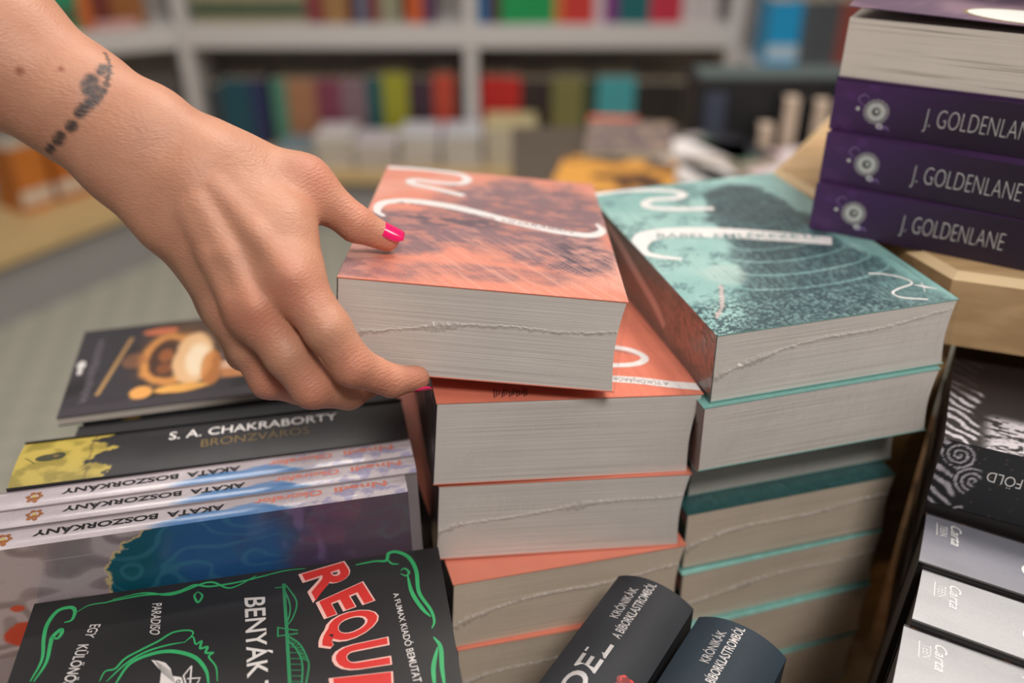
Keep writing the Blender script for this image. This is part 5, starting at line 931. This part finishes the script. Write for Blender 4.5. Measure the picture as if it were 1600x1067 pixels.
far_stack(-.80, 2.985, .13, .18, 3, .02, (120, 140, 150), 'grey blue stack by the hand')
# orange books on the bench at the left
Mb = be.matrix_world.copy()
for i, (xx, th, hh, cc, nm) in enumerate([(-.55, .1, .2, (186, 108, 38), 'orange book furthest left on the bench'), (-.43, .1, .19, (176, 96, 30), 'orange book second from the left on the bench'), (-.32, .1, .18, (190, 112, 44), 'orange book third from the left on the bench'), (-.21, .05, .2, (206, 200, 206), 'white book on the bench right of the orange ones'), (-.155, .05, .15, (26, 76, 140), 'blue book on the bench by the wrist'), (-.1, .035, .17, (90, 50, 62), 'wine red book on the bench by the wrist'), (-.06, .04, .17, (70, 66, 70), 'dark grey book at the right end of the bench')]):
    upright(xx, .16, Z(-1.045), th, hh, .13, cc, nm, 'books on the low bench', Mb, 0, (206, 190, 170) if cc[0] > 170 and cc[2] < 60 else None)
# right bay, books on the deeper shelf
row(.80, [('bright cyan book', (20, 140, 190), .10, .2, 1, (170, 190, 200)), ('dark grey book', (70, 74, 78), .06, .2, 2, None), ('brick red book', (130, 62, 54), .07, .2, 2, None), ('slate book', (80, 90, 104), .07, .2, 3, None)], Z(-.70), SY - .2, 'books on the deep right shelf', 'on the deep shelf at the upper right')

# ------------------------------------------------------------------ second table at the right with magazines
tb = thing('display_table', 'second display table behind the teal stack, covered with magazines', 'table', Matrix.Translation((0.62, 1.60, 0)))
TB = Z(-.56)
MB().box((-.62, -.27, TB - .03), (.7, .26, TB), ch=.004).build('table_top', mat('dark_table_top', rgb(78, 68, 58), 0.5, 0.15, 10), tb)
for sx in (-.56, .64):
    for sy in (-.22, .21): MB().box((sx - .03, sy - .03, 0), (sx + .03, sy + .03, TB - .03)).build('leg', M_wood_v, tb)
def flat_book(x, y, yaw, w_, l_, th, art, label, z=None, cat='book'):
    z = TB if z is None else z
    mb = MB().box((0, 0, 0), (w_, l_, th - .0006), 0); mb.grid(lambda u, v: np.stack([u / 1e3, v / 1e3, np.full(u.shape, th)], 1), 40, 40, 1, art, (w_ * 1e3, l_ * 1e3))
    o = mb.build('book' if cat == 'book' else 'magazine', [M_bgpage, M_art]); o.matrix_world = Matrix.Translation((x, y, z)) @ Matrix.Rotation(math.radians(yaw), 4, 'Z'); tag(o, label, cat, 'covers laid out on the second table')
def two(c1, c2, s=30, lo=.42, hi=.6, seed=1): return lambda u, v: blend(np.tile(np.array(c1, float), (len(u), 1)), c2, sst(lo, hi, fbm(u / s, v / s, seed, 3)))
def stripes(c1, c2, s, ang): return lambda u, v: blend(np.tile(np.array(c1, float), (len(u), 1)), c2, (np.sin((u * math.cos(ang) + v * math.sin(ang)) / s + 3 * fbm(u / 40, v / 40, 3, 2)) > 0).astype(float))
flat_book(.06, 1.42, -12, .2, .17, .03, two((206, 146, 62), (70, 44, 30), 40, .45, .62, 3), 'orange and black book at the left front of the second table')
flat_book(.13, 1.61, -8, .16, .18, .035, two((150, 128, 112), (86, 76, 84), 12, .4, .6, 5), 'brown grey patterned book behind the orange and black one')
flat_book(.15, 1.785, -6, .10, .045, .032, two((206, 88, 52), (170, 70, 40), 30), 'small red orange book at the back of the second table')
flat_book(.20, 1.40, 8, .2, .17, .022, stripes((204, 198, 196), (44, 42, 42), 14, .3), 'black and white striped book at the front of the second table')
flat_book(.27, 1.585, -10, .15, .10, .03, two((222, 216, 214), (206, 198, 196), 30), 'plain white book in the middle of the second table')
flat_book(.40, 1.54, 28, .09, .18, .03, lambda u, v: blend(blend(np.tile(np.array((46., 46., 52.)), (len(u), 1)), (84, 108, 92), (u < 45).astype(float)), (160, 150, 150), ((v > 150) & (u < 45)).astype(float)), 'dark book with green stripe lying askew on the second table')
flat_book(.43, 1.48, 14, .18, .17, .012, two((208, 200, 204), (186, 150, 158), 22, .5, .66, 9), 'white magazine with pink spots beside the riser', cat='magazine')
flat_book(.42, 1.36, 4, .32, .10, .012, two((58, 54, 52), (96, 90, 86), 30, .4, .6, 12), 'dark magazine at the front edge of the second table', cat='magazine')
o = MB().box((0, 0, 0), (.36, .10, .125), 0, ch=.003).box((.02, -.001, .02), (.06, .002, .10), 1).box((0.01, .004, .125), (.35, .096, .128), 2).build('box', [bmat((26, 26, 28)), bmat((60, 66, 84)), bmat((74, 86, 86))])
o.matrix_world = Matrix.Translation((.35, 1.745, TB)); tag(o, 'long black box standing at the back of the second table', 'box')
for i, (xx, yy, hh) in enumerate([(.465, 1.70, .05), (.508, 1.705, .10), (.565, 1.705, .094)]):
    o = MB().box((0, 0, 0), (.004, .03, hh), 0).box((.03, 0, 0), (.034, .03, hh), 0).box((.004, .0, .002), (.03, .026, hh - .002), 1).build('book', [bmat((34, 32, 34)), mat('beige_page_edges', rgb(196, 176, 156), .8, .05)])
    o.matrix_world = Matrix.Translation((xx, yy, TB)); tag(o, ('short dark book standing page edges forward by the black box', 'dark book standing page edges forward, left of two tall ones', 'dark book standing page edges forward, right of two tall ones')[i], 'book', 'books standing before the black box')
